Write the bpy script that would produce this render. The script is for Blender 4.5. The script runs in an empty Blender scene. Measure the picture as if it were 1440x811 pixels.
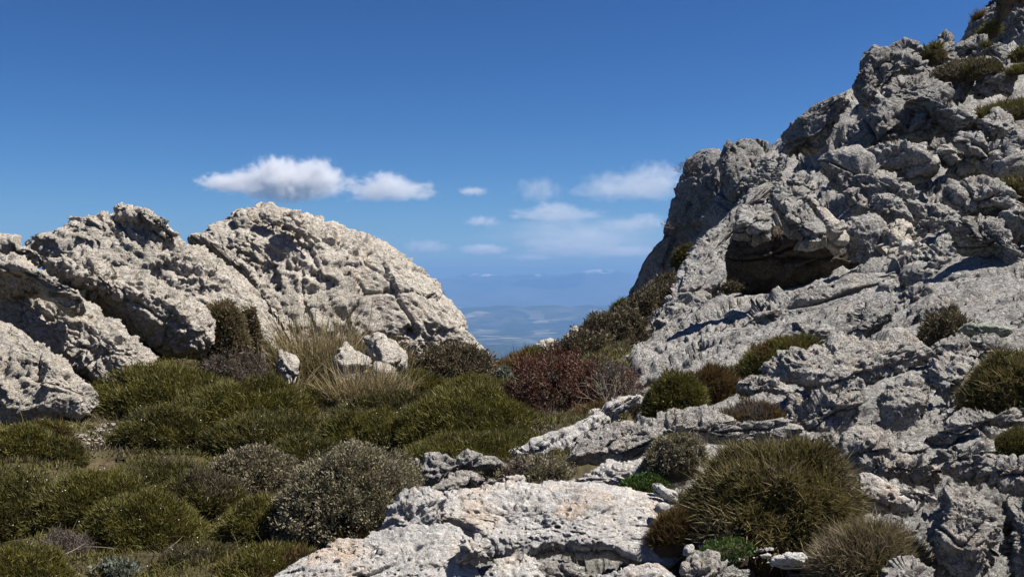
import bpy, math, random
import numpy as np

random.seed(7)
scene = bpy.context.scene
COL = scene.collection
F32 = np.float32

# ------------------------------------------------------------------ camera, sky, sun, exposure
FPX, CX, CY = 1400.0, 720.0, 405.5          # focal length and centre of the photograph in its pixels


def P(px, py, d):
    """point of the place seen at pixel (px, py) of the photograph, d metres ahead"""
    return np.array([(px - CX) / FPX * d, d, (CY - py) / FPX * d])


cam = bpy.data.cameras.new("camera")
cam.sensor_width = 36.0
cam.lens = 36.0 * FPX / 1440.0
cam.clip_start = 0.1
cam.clip_end = 400000.0
cam_ob = bpy.data.objects.new("camera", cam)
cam_ob.rotation_euler = (math.radians(90), 0, 0)
COL.objects.link(cam_ob)
scene.camera = cam_ob

SUN_ELEV = math.radians(60)
SUN_AZ = math.radians(93)                   # clockwise from straight ahead (+Y): high on the right
world = bpy.data.worlds.new("World")
scene.world = world
world.use_nodes = True
wn = world.node_tree
bg = wn.nodes["Background"]
sky = wn.nodes.new("ShaderNodeTexSky")
sky.sky_type = 'NISHITA'
sky.sun_disc = False
sky.sun_elevation = SUN_ELEV
sky.sun_rotation = SUN_AZ
sky.altitude = 1900
sky.air_density = 1.0
sky.dust_density = 0.3
sky.ozone_density = 2.5
hs = wn.nodes.new("ShaderNodeHueSaturation")
hs.inputs["Saturation"].default_value = 1.3
wn.links.new(sky.outputs[0], hs.inputs["Color"])
gm = wn.nodes.new("ShaderNodeGamma")
gm.inputs["Gamma"].default_value = 1.55
wn.links.new(hs.outputs[0], gm.inputs["Color"])
wn.links.new(gm.outputs[0], bg.inputs["Color"])
bg.inputs["Strength"].default_value = 0.0165

sun = bpy.data.lights.new("sun", 'SUN')
sun.energy = 5.0
sun.angle = math.radians(0.53)
sun.color = (1.0, 0.94, 0.85)
sun_ob = bpy.data.objects.new("sun", sun)
sun_ob.rotation_euler = (math.radians(90) - SUN_ELEV, 0, math.pi - SUN_AZ)
COL.objects.link(sun_ob)

scene.view_settings.view_transform = 'Standard'
scene.view_settings.look = 'None'
scene.view_settings.exposure = 1.0
scene.view_settings.gamma = 1.0
scene.render.engine = 'CYCLES'
cy = scene.cycles
cy.use_denoising = True
cy.max_bounces = 8
cy.diffuse_bounces = 3
cy.volume_bounces = 3
cy.transparent_max_bounces = 8
cy.volume_step_rate = 0.6

# ------------------------------------------------------------------ noise
_rng = np.random.default_rng(11)
_G = _rng.normal(size=(4096, 3)).astype(F32)
_G /= np.linalg.norm(_G, axis=1)[:, None]
_J = _rng.random(size=(4096, 3)).astype(F32)
_G2 = _rng.normal(size=(4096, 3)).astype(F32)
_G2 /= np.linalg.norm(_G2, axis=1)[:, None]


def _hash(ix, iy, iz, seed):
    h = ix * np.int32(73856093) ^ iy * np.int32(19349663) ^ iz * np.int32(83492791) ^ np.int32(seed * 7919 + 13)
    h = (h ^ (h >> 13)) * np.int32(1274126177)
    return (h ^ (h >> 16)) & np.int32(4095)


def perlin(p, seed=0):
    p = np.asarray(p, F32)
    i = np.floor(p)
    f = p - i
    i = i.astype(np.int32)
    u = f * f * f * (f * (f * 6 - 15) + 10)
    out = np.zeros(len(p), F32)
    with np.errstate(over='ignore'):
        for dx in (0, 1):
            wx = u[:, 0] if dx else 1 - u[:, 0]
            for dy in (0, 1):
                wy = wx * (u[:, 1] if dy else 1 - u[:, 1])
                for dz in (0, 1):
                    w = wy * (u[:, 2] if dz else 1 - u[:, 2])
                    g = _G[_hash(i[:, 0] + dx, i[:, 1] + dy, i[:, 2] + dz, seed)]
                    out += w * (g[:, 0] * (f[:, 0] - dx) + g[:, 1] * (f[:, 1] - dy) + g[:, 2] * (f[:, 2] - dz))
    return out * 1.6


def fbm(p, octv=4, seed=0, gain=0.5, lac=2.03):
    a, s = 1.0, 0.0
    q = np.asarray(p, F32)
    for k in range(octv):
        s = s + a * perlin(q, seed + k * 17)
        q = q * lac + 3.7
        a *= gain
    return s


def worley(p, seed=0, jit=0.8):
    """F1, F2, index of the nearest cell, offset from its centre"""
    p = np.asarray(p, F32)
    b = np.floor(p - 0.5).astype(np.int32)
    n = len(p)
    f1 = np.full(n, 9, F32)
    f2 = np.full(n, 9, F32)
    idx = np.zeros(n, np.int32)
    off = np.zeros((n, 3), F32)
    with np.errstate(over='ignore'):
        for dx in (0, 1):
            for dy in (0, 1):
                for dz in (0, 1):
                    c = b + np.array([dx, dy, dz], np.int32)
                    h = _hash(c[:, 0], c[:, 1], c[:, 2], seed)
                    v = p - (c + 0.5 + (_J[h] - 0.5) * jit)
                    dd = np.sqrt((v * v).sum(1))
                    near = dd < f1
                    f2 = np.where(near, f1, np.minimum(f2, dd))
                    f1 = np.where(near, dd, f1)
                    idx = np.where(near, h, idx)
                    off[near] = v[near]
    return f1, f2, idx, off


def sstep(a, b, x):
    t = np.clip((x - a) / (b - a), 0, 1)
    return t * t * (3 - 2 * t)


def bed_frame(ang, dip=0.35):
    """axes of the bedding: long axis at angle ang (degrees, anticlockwise in the view from the pass), dip into the hill"""
    a = math.radians(ang)
    e1 = np.array([math.cos(a), 0.25, math.sin(a)])
    e1 /= np.linalg.norm(e1)
    e3 = np.array([-math.sin(a), -dip, math.cos(a)])
    e3 -= e1 * e3.dot(e1)
    e3 /= np.linalg.norm(e3)
    e2 = np.cross(e3, e1)
    return np.stack([e1, e2, e3], 1).astype(F32)


def rock_relief(p, L, ang, seed, lump=1.0, block=1.0, pit=1.0, stretch=1.9, fine=1.0, joint=0.8):
    """weathered limestone: lumps, tilted blocks with joints between them, karst ridges and solution pits (metres, L = block size)"""
    p = np.asarray(p, F32)
    q = p @ bed_frame(ang)
    q = q / np.array([stretch, 1.2, 0.8], F32)
    s = q / L
    i0 = p / L
    warp = np.stack([perlin(s * 1.1, seed + 91), perlin(s * 1.1 + 5, seed + 92), perlin(s * 1.1 + 9, seed + 93)], 1)
    out = lump * 0.26 * L * fbm(s * 0.42, 2, seed + 1)
    rough = sstep(-0.30, 0.45, perlin(s * 0.55, seed + 44) + 0.3 * perlin(i0 * 1.7, seed + 45))
    # large blocks, some joints open and some healed
    f1, f2, idx, off = worley((s + warp * 0.22) * 0.75, seed + 2)
    g = _G2[idx]
    e = f2 - f1
    out += block * L * (0.20 * (off * g).sum(1) + 0.07 * g[:, 0])
    out -= block * L * 0.30 * (1 - sstep(0.0, 0.10, e)) * sstep(-0.2, 0.6, g[:, 1])
    # bedding joints: long parallel partings, the beds between them stepped in and out
    t = s[:, 2] * F32(0.62) + 0.22 * perlin(s * 0.45, seed + 61)
    bn = np.floor(t + 0.5)
    fr = np.abs(t - bn)
    hb = _J[(bn.astype(np.int32) * 577 + seed * 31) & 4095]
    gate = sstep(-0.15, 0.3, perlin(s * 0.6 + 3.1, seed + 62)) * (hb[:, 1] > 0.25)
    out += joint * L * 0.16 * (_J[((np.floor(t)).astype(np.int32) * 331 + seed * 17) & 4095][:, 0] - 0.5)
    out -= joint * L * 0.26 * (1 - sstep(0.0, 0.055, fr)) * gate
    # chips
    iso = i0 * F32(0.5) + s * F32(0.5)
    f1, f2, idx, off = worley(iso * 2.7 + warp * 0.3, seed + 3)
    g = _G2[idx]
    e = f2 - f1
    out += fine * (0.30 + 0.70 * rough) * L * (0.15 * (off * g).sum(1) + 0.045 * g[:, 0] - 0.06 * (1 - sstep(0, 0.14, e)) * (g[:, 2] > 0))
    # karst: rounded hollows between sharp crests, three sizes
    k1 = np.abs(perlin(iso * 2.6 + warp * 0.4, seed + 21))
    k2 = np.abs(perlin(iso * 5.9 + warp * 0.8, seed + 22))
    k3 = np.abs(perlin(i0 * 12.5 + warp, seed + 23))
    out -= fine * L * (0.22 * (0.25 + 0.75 * rough) * k1 + 0.15 * (0.35 + 0.65 * rough) * k2 + 0.09 * (0.5 + 0.5 * rough) * k3)
    # solution pits
    f1, f2, idx, off = worley(i0 * np.array([3.4, 3.4, 4.6], F32) + warp * 0.5, seed + 5)
    sz = 0.10 + 0.28 * _J[idx][:, 0]
    on = (_J[idx][:, 1] > 0.72).astype(F32)
    out -= pit * L * 0.20 * on * (1 - sstep(sz * 0.5, sz, f1))
    f1, f2, idx, off = worley(i0 * np.array([9, 9, 12], F32) + warp, seed + 6)
    sz = 0.12 + 0.28 * _J[idx][:, 0]
    on = (_J[idx][:, 1] > 0.60).astype(F32)
    out -= pit * L * 0.08 * on * (1 - sstep(sz * 0.4, sz, f1))
    return out


# ------------------------------------------------------------------ mesh helpers
def make_mesh(name, V, quads=None, tris=None, smooth=True):
    me = bpy.data.meshes.new(name)
    V = np.asarray(V, F32)
    me.vertices.add(len(V))
    me.vertices.foreach_set("co", V.ravel())
    loops, starts, n0 = [], [], 0
    if quads is not None and len(quads):
        q = np.asarray(quads, np.int32)
        loops.append(q.ravel())
        starts.append(np.arange(len(q)) * 4)
        n0 = len(q) * 4
    if tris is not None and len(tris):
        t = np.asarray(tris, np.int32)
        loops.append(t.ravel())
        starts.append(n0 + np.arange(len(t)) * 3)
    lp = np.concatenate(loops).astype(np.int32)
    st = np.concatenate(starts).astype(np.int32)
    me.loops.add(len(lp))
    me.loops.foreach_set("vertex_index", lp)
    me.polygons.add(len(st))
    me.polygons.foreach_set("loop_start", st)
    me.polygons.foreach_set("use_smooth", np.full(len(st), smooth, bool))
    me.update(calc_edges=True)
    return me


def link(name, me, mat, parent=None, loc=None):
    o = bpy.data.objects.new(name, me)
    if mat is not None:
        me.materials.append(mat)
    COL.objects.link(o)
    if parent is not None:
        o.parent = parent
    if loc is not None:
        o.location = loc
    return o


def tag(o, label=None, cat=None, group=None, kind=None):
    if label:
        o["label"] = label
    if cat:
        o["category"] = cat
    if group:
        o["group"] = group
    if kind:
        o["kind"] = kind
    return o


def grid_quads(nu, nv):
    i = np.arange(nu - 1)[:, None] * nv + np.arange(nv - 1)[None, :]
    i = i.ravel()
    return np.stack([i, i + nv, i + nv + 1, i + 1], 1)


# ------------------------------------------------------------------ materials
def new_mat(name):
    m = bpy.data.materials.new(name)
    m.use_nodes = True
    nt = m.node_tree
    nt.nodes.clear()
    out = nt.nodes.new("ShaderNodeOutputMaterial")
    return m, nt, out


def nd(nt, kind, **kw):
    n = nt.nodes.new(kind)
    for k, v in kw.items():
        if k in n.inputs:
            n.inputs[k].default_value = v
        else:
            setattr(n, k, v)
    return n


def ramp(nt, fac, stops):
    r = nt.nodes.new("ShaderNodeValToRGB")
    cr = r.color_ramp
    while len(cr.elements) < len(stops):
        cr.elements.new(0.5)
    for e, (pos, c) in zip(cr.elements, stops):
        e.position = pos
        e.color = (*c, 1) if len(c) == 3 else c
    nt.links.new(fac, r.inputs[0])
    return r.outputs[0]


def mixc(nt, fac, a, b, mode='MIX'):
    m = nt.nodes.new("ShaderNodeMix")
    m.data_type = 'RGBA'
    m.blend_type = mode
    for s, v in ((0, fac), (6, a), (7, b)):
        if isinstance(v, (int, float)):
            m.inputs[s].default_value = v
        elif isinstance(v, tuple):
            m.inputs[s].default_value = (*v, 1)
        else:
            nt.links.new(v, m.inputs[s])
    return m.outputs[2]


def nd_scale(nt, sock, k):
    m = nd(nt, "ShaderNodeMath", operation='MULTIPLY')
    m.inputs[1].default_value = k
    nt.links.new(sock, m.inputs[0])
    return m.outputs[0]


def rock_material(name, base, light, warm, dark, scale=1.0, warm_amt=0.5, dark_amt=0.5, lichen=None, bump=0.02, orange=0.0, stain=None):
    base, light, warm = (tuple(0.86 * v for v in c) for c in (base, light, warm))
    m, nt, out = new_mat(name)
    geo = nd(nt, "ShaderNodeNewGeometry")
    pos = geo.outputs["Position"]
    bs = nd(nt, "ShaderNodeBsdfPrincipled", Roughness=0.92)
    bs.inputs["Specular IOR Level"].default_value = 0.15

    def noise(sc, det=5, rough=0.6, off=0.0):
        n = nd(nt, "ShaderNodeTexNoise", Scale=sc * scale, Detail=det, Roughness=rough)
        if off:
            va = nd(nt, "ShaderNodeVectorMath", operation='ADD')
            va.inputs[1].default_value = (off, off * 1.7, off * 0.6)
            nt.links.new(pos, va.inputs[0])
            nt.links.new(va.outputs[0], n.inputs["Vector"])
        else:
            nt.links.new(pos, n.inputs["Vector"])
        return n.outputs["Fac"]

    big = noise(1.1, 6, 0.65)
    col = ramp(nt, big, [(0.30, base), (0.70, light)])
    wf = ramp(nt, noise(2.3, 5, 0.6, 7.0), [(0.50, (0, 0, 0)), (0.72, (warm_amt,) * 3)])
    col = mixc(nt, wf, col, warm)
    # broad grey-black weathering stains
    st = ramp(nt, noise(0.85, 7, 0.72, 83.0), [(0.53, (0, 0, 0)), (0.66, (0.55 * dark_amt,) * 3)])
    col = mixc(nt, st, col, tuple(c * 1.6 for c in dark))
    # dark crustose lichen in patches broken into specks
    df = ramp(nt, noise(6.5, 10, 0.80, 13.0), [(0.515, (0, 0, 0)), (0.575, (min(.9, dark_amt * 1.15),) * 3)])
    col = mixc(nt, df, col, dark)
    sp = ramp(nt, noise(34, 5, 0.75, 3.0), [(0.515, (0, 0, 0)), (0.585, (min(.92, 1.05 * dark_amt + .15),) * 3)])
    col = mixc(nt, sp, col, dark)
    lf = ramp(nt, noise(27, 5, 0.75, 23.0), [(0.54, (0, 0, 0)), (0.62, (0.75,) * 3)])
    col = mixc(nt, lf, col, tuple(min(0.72, c * 1.42) for c in light))
    wf2 = ramp(nt, noise(19, 4, 0.7, 31.0), [(0.60, (0, 0, 0)), (0.68, (0.6 * warm_amt,) * 3)])
    col = mixc(nt, wf2, col, tuple(c * 0.75 for c in warm))
    if lichen:
        ff = ramp(nt, noise(1.7, 6, 0.7, 41.0), [(0.62, (0, 0, 0)), (0.70, (0.5,) * 3)])
        col = mixc(nt, ff, col, lichen)
    if orange:
        ff = ramp(nt, noise(3.3, 6, 0.75, 53.0), [(0.655, (0, 0, 0)), (0.70, (orange,) * 3)])
        col = mixc(nt, ff, col, (0.42, 0.17, 0.03))
    if stain:                                     # one lichen crust of its own at a known spot on the stone
        centre, radius, tone = stain
        dv = nd(nt, "ShaderNodeVectorMath", operation='DISTANCE')
        dv.inputs[1].default_value = tuple(centre)
        nt.links.new(pos, dv.inputs[0])
        ad = nd(nt, "ShaderNodeMath", operation='MULTIPLY_ADD')
        ad.inputs[1].default_value = radius * 3.2
        nt.links.new(noise(26, 6, 0.75, 71.0), ad.inputs[0])
        nt.links.new(dv.outputs["Value"], ad.inputs[2])
        sf = ramp(nt, nd_scale(nt, ad.outputs[0], 1.0 / (radius * 4.2)), [(0.44, (0.85,) * 3), (0.54, (0, 0, 0))])
        col = mixc(nt, sf, col, tone)
    nt.links.new(col, bs.inputs["Base Color"])
    # fine relief: rough grain, ragged edges and scattered pinholes
    rg = nd(nt, "ShaderNodeTexNoise", Scale=7.5 * scale, Detail=9.0, Roughness=0.72)
    rg.noise_type = 'RIDGED_MULTIFRACTAL'
    rg.inputs["Lacunarity"].default_value = 2.1
    nt.links.new(pos, rg.inputs["Vector"])
    v = nd(nt, "ShaderNodeTexVoronoi", Scale=17 * scale)
    wob = nd(nt, "ShaderNodeTexNoise", Scale=9 * scale, Detail=4.0)
    nt.links.new(pos, wob.inputs["Vector"])
    wv = nd(nt, "ShaderNodeVectorMath", operation='MULTIPLY_ADD')
    wv.inputs[1].default_value = (0.12 / scale,) * 3
    nt.links.new(wob.outputs["Color"], wv.inputs[0])
    nt.links.new(pos, wv.inputs[2])
    nt.links.new(wv.outputs[0], v.inputs["Vector"])
    pit = ramp(nt, v.outputs["Distance"], [(0.10, (0, 0, 0)), (0.30, (1, 1, 1))])
    gate = ramp(nt, noise(3.1, 4, 0.6, 61.0), [(0.45, (0, 0, 0)), (0.6, (1, 1, 1))])
    pitm = mixc(nt, gate, (1.0, 1.0, 1.0), pit)
    a = nd(nt, "ShaderNodeMath", operation='MULTIPLY_ADD')
    a.inputs[1].default_value = 0.55
    nt.links.new(pitm, a.inputs[0])
    nt.links.new(noise(11, 10, 0.74, 5.0), a.inputs[2])
    a2 = nd(nt, "ShaderNodeMath", operation='MULTIPLY_ADD')
    a2.inputs[1].default_value = 0.22
    nt.links.new(rg.outputs["Fac"], a2.inputs[0])
    nt.links.new(a.outputs[0], a2.inputs[2])
    bp = nd(nt, "ShaderNodeBump", Strength=1.0, Distance=bump * 3.2)
    nt.links.new(a2.outputs[0], bp.inputs["Height"])
    nt.links.new(bp.outputs[0], bs.inputs["Normal"])
    nt.links.new(bs.outputs[0], out.inputs[0])
    return m


M = {}
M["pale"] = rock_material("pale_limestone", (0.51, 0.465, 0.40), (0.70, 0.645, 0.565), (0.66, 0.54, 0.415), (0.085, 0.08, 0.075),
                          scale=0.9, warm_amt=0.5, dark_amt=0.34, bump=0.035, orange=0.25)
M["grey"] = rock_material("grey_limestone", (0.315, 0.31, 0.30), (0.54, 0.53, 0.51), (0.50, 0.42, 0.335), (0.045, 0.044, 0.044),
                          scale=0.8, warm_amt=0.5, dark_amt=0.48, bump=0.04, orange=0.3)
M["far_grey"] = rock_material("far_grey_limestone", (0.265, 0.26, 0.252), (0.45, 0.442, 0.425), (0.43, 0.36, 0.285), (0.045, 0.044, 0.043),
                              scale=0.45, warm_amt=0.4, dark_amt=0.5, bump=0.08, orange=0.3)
M["near"] = rock_material("near_limestone", (0.365, 0.35, 0.328), (0.57, 0.545, 0.505), (0.54, 0.42, 0.31), (0.05, 0.048, 0.047),
                          scale=1.7, warm_amt=0.55, dark_amt=0.52, bump=0.02, orange=0.4)
M["slab"] = rock_material("slab_limestone", (0.44, 0.435, 0.435), (0.68, 0.65, 0.605), (0.66, 0.50, 0.355), (0.13, 0.11, 0.10),
                          scale=1.5, warm_amt=0.85, dark_amt=0.28, lichen=(0.50, 0.53, 0.42), bump=0.014, orange=0.5)
M["stained"] = rock_material("brown_limestone_painted_shade", (0.085, 0.07, 0.055), (0.15, 0.125, 0.10), (0.16, 0.11, 0.07), (0.03, 0.028, 0.026),
                             scale=0.8, warm_amt=0.5, dark_amt=0.5, bump=0.04)  # brown rock tone, darkened further to paint in overhang and pillar shade
M["slab_lichen"] = rock_material("slab_limestone_with_lichen", (0.44, 0.435, 0.435), (0.68, 0.65, 0.605), (0.66, 0.50, 0.355), (0.13, 0.11, 0.10),
                          scale=1.5, warm_amt=0.85, dark_amt=0.28, lichen=(0.50, 0.53, 0.42), bump=0.014, orange=0.5, stain=(P(618, 704, 5.62), 0.06, (0.40, 0.19, 0.04)))
M["grey_beak"] = rock_material("grey_limestone_rusty_tip", (0.315, 0.31, 0.30), (0.54, 0.53, 0.51), (0.50, 0.42, 0.335), (0.045, 0.044, 0.044),
                          scale=0.8, warm_amt=0.5, dark_amt=0.48, bump=0.04, orange=0.3, stain=(P(1150, 228, 21.5), 0.22, (0.26, 0.12, 0.04)))
M["white_stone"] = rock_material("white_stone", (0.55, 0.54, 0.52), (0.68, 0.66, 0.63), (0.6, 0.5, 0.4), (0.3, 0.28, 0.26),
                                 scale=2.5, warm_amt=0.3, dark_amt=0.3, bump=0.01)
M["green_slab"] = rock_material("lichen_slab", (0.30, 0.33, 0.27), (0.42, 0.46, 0.38), (0.33, 0.33, 0.25), (0.06, 0.06, 0.055),
                                scale=2.2, warm_amt=0.3, dark_amt=0.6, bump=0.012)


def leaf_material(name, stops, tipcol=None, tip_amt=0.5, transl=0.25, rough=0.6):
    stops = [(q, tuple(0.76 * v for v in c)) for q, c in stops]
    m, nt, out = new_mat(name)
    at = nd(nt, "ShaderNodeAttribute", attribute_name="tint")
    sep = nd(nt, "ShaderNodeSeparateColor")
    nt.links.new(at.outputs["Color"], sep.inputs[0])
    col = ramp(nt, sep.outputs[0], stops)
    if tipcol:
        f = nd(nt, "ShaderNodeMath", operation='MULTIPLY')
        f.inputs[1].default_value = tip_amt
        nt.links.new(sep.outputs[1], f.inputs[0])
        col = mixc(nt, f.outputs[0], col, tipcol)
    bs = nd(nt, "ShaderNodeBsdfPrincipled", Roughness=rough)
    bs.inputs["Specular IOR Level"].default_value = 0.25
    nt.links.new(col, bs.inputs["Base Color"])
    tr = nd(nt, "ShaderNodeBsdfTranslucent")
    nt.links.new(col, tr.inputs["Color"])
    mx = nd(nt, "ShaderNodeMixShader")
    mx.inputs[0].default_value = transl
    nt.links.new(bs.outputs[0], mx.inputs[1])
    nt.links.new(tr.outputs[0], mx.inputs[2])
    nt.links.new(mx.outputs[0], out.inputs[0])
    return m


def plain_material(name, c, rough=0.85, scale=6.0, var=0.5):
    m, nt, out = new_mat(name)
    geo = nd(nt, "ShaderNodeNewGeometry")
    n = nd(nt, "ShaderNodeTexNoise", Scale=scale, Detail=6.0, Roughness=0.7)
    nt.links.new(geo.outputs["Position"], n.inputs["Vector"])
    col = ramp(nt, n.outputs["Fac"], [(0.3, tuple(x * (1 - var) for x in c)), (0.7, tuple(min(1, x * (1 + var)) for x in c))])
    bs = nd(nt, "ShaderNodeBsdfPrincipled", Roughness=rough)
    nt.links.new(col, bs.inputs["Base Color"])
    bs.inputs["Specular IOR Level"].default_value = 0.2
    nt.links.new(bs.outputs[0], out.inputs[0])
    return m


LEAF = {
    "green": leaf_material("olive_spines", [(0.0, (0.062, 0.054, 0.010)), (0.45, (0.124, 0.116, 0.018)), (0.8, (0.195, 0.180, 0.030)), (1.0, (0.29, 0.225, 0.065))],
                           (0.20, 0.19, 0.09), 0.35),
    "darkgreen": leaf_material("dark_spines", [(0.0, (0.050, 0.044, 0.011)), (0.5, (0.106, 0.096, 0.018)), (0.85, (0.16, 0.142, 0.028)), (1.0, (0.22, 0.17, 0.06))],
                               (0.16, 0.16, 0.09), 0.3),
    "greygreen": leaf_material("grey_green_leaves", [(0.0, (0.10, 0.092, 0.038)), (0.35, (0.20, 0.185, 0.09)), (0.75, (0.36, 0.315, 0.22)), (1.0, (0.50, 0.42, 0.33))],
                               (0.26, 0.23, 0.19), 0.35),
    "brown": leaf_material("brown_grey_leaves", [(0.0, (0.055, 0.045, 0.026)), (0.5, (0.125, 0.102, 0.058)), (0.85, (0.18, 0.15, 0.088)), (1.0, (0.25, 0.205, 0.14))],
                           (0.2, 0.17, 0.12), 0.3),
    "notch": leaf_material("olive_brown_leaves", [(0.0, (0.10, 0.08, 0.042)), (0.5, (0.20, 0.165, 0.09)), (0.85, (0.28, 0.235, 0.13)), (1.0, (0.36, 0.30, 0.19))],
                           (0.3, 0.25, 0.16), 0.3),
    "mauve": leaf_material("mauve_grey_twigs", [(0.0, (0.07, 0.055, 0.045)), (0.5, (0.14, 0.115, 0.095)), (1.0, (0.24, 0.20, 0.17))], (0.26, 0.22, 0.19), 0.3),
    "red": leaf_material("red_brown_leaves", [(0.0, (0.06, 0.026, 0.018)), (0.5, (0.135, 0.06, 0.042)), (0.85, (0.20, 0.10, 0.07)), (1.0, (0.28, 0.21, 0.16))],
                         (0.2, 0.10, 0.07), 0.3),
    "orange": leaf_material("rusty_spines", [(0.0, (0.05, 0.035, 0.012)), (0.5, (0.115, 0.075, 0.024)), (0.85, (0.17, 0.11, 0.04)), (1.0, (0.2, 0.16, 0.08))],
                            (0.24, 0.16, 0.07), 0.4),
    "tussock": leaf_material("tussock_blades", [(0.0, (0.05, 0.046, 0.013)), (0.5, (0.115, 0.105, 0.028)), (0.82, (0.185, 0.155, 0.055)), (1.0, (0.32, 0.25, 0.12))],
                             (0.26, 0.21, 0.10), 0.4),
    "dry": leaf_material("dry_blades", [(0.0, (0.09, 0.07, 0.045)), (0.5, (0.18, 0.145, 0.09)), (0.85, (0.27, 0.22, 0.14)), (1.0, (0.36, 0.30, 0.20))],
                         (0.36, 0.30, 0.20), 0.4),
    "tall": leaf_material("tall_grass_blades", [(0.0, (0.10, 0.085, 0.032)), (0.35, (0.21, 0.17, 0.075)), (0.75, (0.36, 0.285, 0.15)), (1.0, (0.50, 0.41, 0.26))],
                          (0.33, 0.27, 0.16), 0.5),
    "silver": leaf_material("silver_leaves", [(0.0, (0.10, 0.125, 0.085)), (0.5, (0.19, 0.22, 0.16)), (1.0, (0.32, 0.34, 0.27))], (0.34, 0.35, 0.29), 0.3),
    "lime": leaf_material("fresh_green_leaves", [(0.0, (0.03, 0.06, 0.015)), (0.5, (0.065, 0.12, 0.025)), (1.0, (0.11, 0.18, 0.04))], (0.13, 0.19, 0.05), 0.3),
}
M["wood"] = plain_material("woody_stems", (0.045, 0.035, 0.022), scale=14)
M["litter"] = plain_material("heath_litter", (0.05, 0.042, 0.02), scale=9)
M["twig"] = plain_material("dead_twigs", (0.20, 0.165, 0.13), scale=25, var=0.4)
M["darktwig"] = plain_material("dark_twigs", (0.07, 0.055, 0.045), scale=25, var=0.4)
M["flower"] = plain_material("white_petals", (0.62, 0.61, 0.57), scale=50, var=0.15)
M["bird"] = plain_material("dark_feathers", (0.04, 0.035, 0.03))

# ------------------------------------------------------------------ terrain surface (thin plate spline through surveyed points)
PX_PTS = [
    # left hollow, heath and the foot of the left outcrop
    (0, 811, 5.9), (200, 811, 5.9), (400, 811, 5.7), (0, 700, 8.1), (200, 700, 8.1), (400, 700, 8.0), (550, 700, 7.7),
    (0, 620, 10.6), (200, 620, 11), (400, 620, 11), (600, 620, 10.5), (0, 590, 11.8), (150, 565, 13.2), (300, 515, 16), (410, 515, 17.5),
    (450, 555, 15.5), (600, 565, 15), (700, 565, 15), (560, 525, 20), (680, 520, 23), (750, 512, 23), (810, 512, 23), (780, 590, 12.2), (720, 640, 9.4),
    (600, 660, 9), (-300, 600, 11), (-300, 800, 6),
    # the rocky slope on the right
    (870, 545, 15), (900, 575, 12), (850, 615, 9.5), (1000, 505, 14), (1000, 455, 18), (960, 445, 23), (930, 465, 22), (890, 490, 20),
    (1060, 445, 18.5), (1120, 435, 17.5), (1200, 405, 17.5), (1250, 375, 17.5), (1300, 345, 17.5), (1100, 505, 12.5), (1200, 465, 13),
    (1300, 445, 12.3), (1400, 445, 11.5), (1440, 440, 11), (1200, 530, 9.8), (1300, 550, 9.2), (1440, 540, 8.2), (1100, 570, 9.2),
    (1000, 570, 10.2), (1000, 610, 8.6), (1100, 630, 7.6), (1200, 640, 7.3), (1300, 660, 6.9), (1440, 640, 6.6), (1000, 690, 6.6),
    (1000, 770, 5.5), (1100, 785, 5.2), (1200, 750, 5.6), (1440, 740, 5.3), (1300, 811, 4.8), (700, 811, 5.75), (600, 811, 5.75), (800, 715, 6.9), (900, 811, 5.3), (1210, 122, 34.5), (1240, 103, 36), (1341, 78, 38), (1180, 160, 33), (1250, 100, 35.5), (1150, 185, 33), (1120, 212, 34),
    (1050, 325, 28), (1000, 365, 30), (950, 395, 33), (1100, 285, 29), (1150, 245, 31), (1200, 195, 32), (1250, 145, 33), (1300, 95, 35.5),
    (1330, 85, 37), (1400, 95, 36), (1440, 110, 34), (1440, 45, 45), (1400, 190, 28), (1350, 210, 27), (1300, 240, 26), (1250, 280, 25),
    (1320, 310, 21), (1400, 280, 22), (1440, 280, 20), (1150, 335, 26), (1130, 405, 20.5), (1060, 410, 20.5), (1100, 375, 25), (1180, 365, 24), (1060, 360, 26), (1020, 420, 20.5), (1600, 300, 20), (1600, 0, 45), (1600, 500, 9), (1700, 700, 5.5),
    (1000, 262, 47), (1060, 245, 50), (1120, 285, 44), (1180, 245, 47), (1250, 200, 50), (975, 330, 40), (915, 430, 33),
]
W_PTS = [
    (-8, 18, -0.6), (-5, 20.5, -1.0), (-12, 16, -0.5), (-5, 30, -5), (-12, 30, -4), (-1, 29, -4.5), (2.5, 31, -4.5), (4.0, 42, -7), (6, 55, -7),
    (0, 3, -1.66), (0, 0, -1.7), (3, 0, -1.6), (-3, 0, -1.75), (0, -12, -2.2), (-12, 0, -2.0), (9, 0, 0.0), (-16, 20, -1), (0, 45, -14), (-15, 45, -14),
    (19, 52, 7.0), (14, 54, 2.5), (10, 60, 0.5), (28, 55, 12.5), (30, 40, 14), (30, 20, 8), (25, 5, 5),
]


def tps_fit(pts, lam):
    xy = pts[:, :2]
    n = len(pts)
    r2 = ((xy[:, None] - xy[None]) ** 2).sum(-1)
    K = 0.5 * r2 * np.log(r2 + 1e-9) + lam * np.eye(n)
    Q = np.concatenate([np.ones((n, 1)), xy], 1)
    A = np.block([[K, Q], [Q.T, np.zeros((3, 3))]])
    w = np.linalg.solve(A, np.concatenate([pts[:, 2], np.zeros(3)]))
    return xy, w


_pts = np.array([P(*q) for q in PX_PTS] + [np.array(q, float) for q in W_PTS])
# work in a log-polar chart so that near and far relief are equally smooth
def chart(x, y):
    r = np.sqrt(x * x + (y + 3) ** 2) + 1.5
    return np.stack([np.arctan2(x, y + 3.0) * 2.2, np.log(r) * 2.0], -1)


_cp = np.concatenate([chart(_pts[:, 0], _pts[:, 1]), _pts[:, 2:]], 1)
_TX, _TW = tps_fit(_cp, 0.004)


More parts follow.
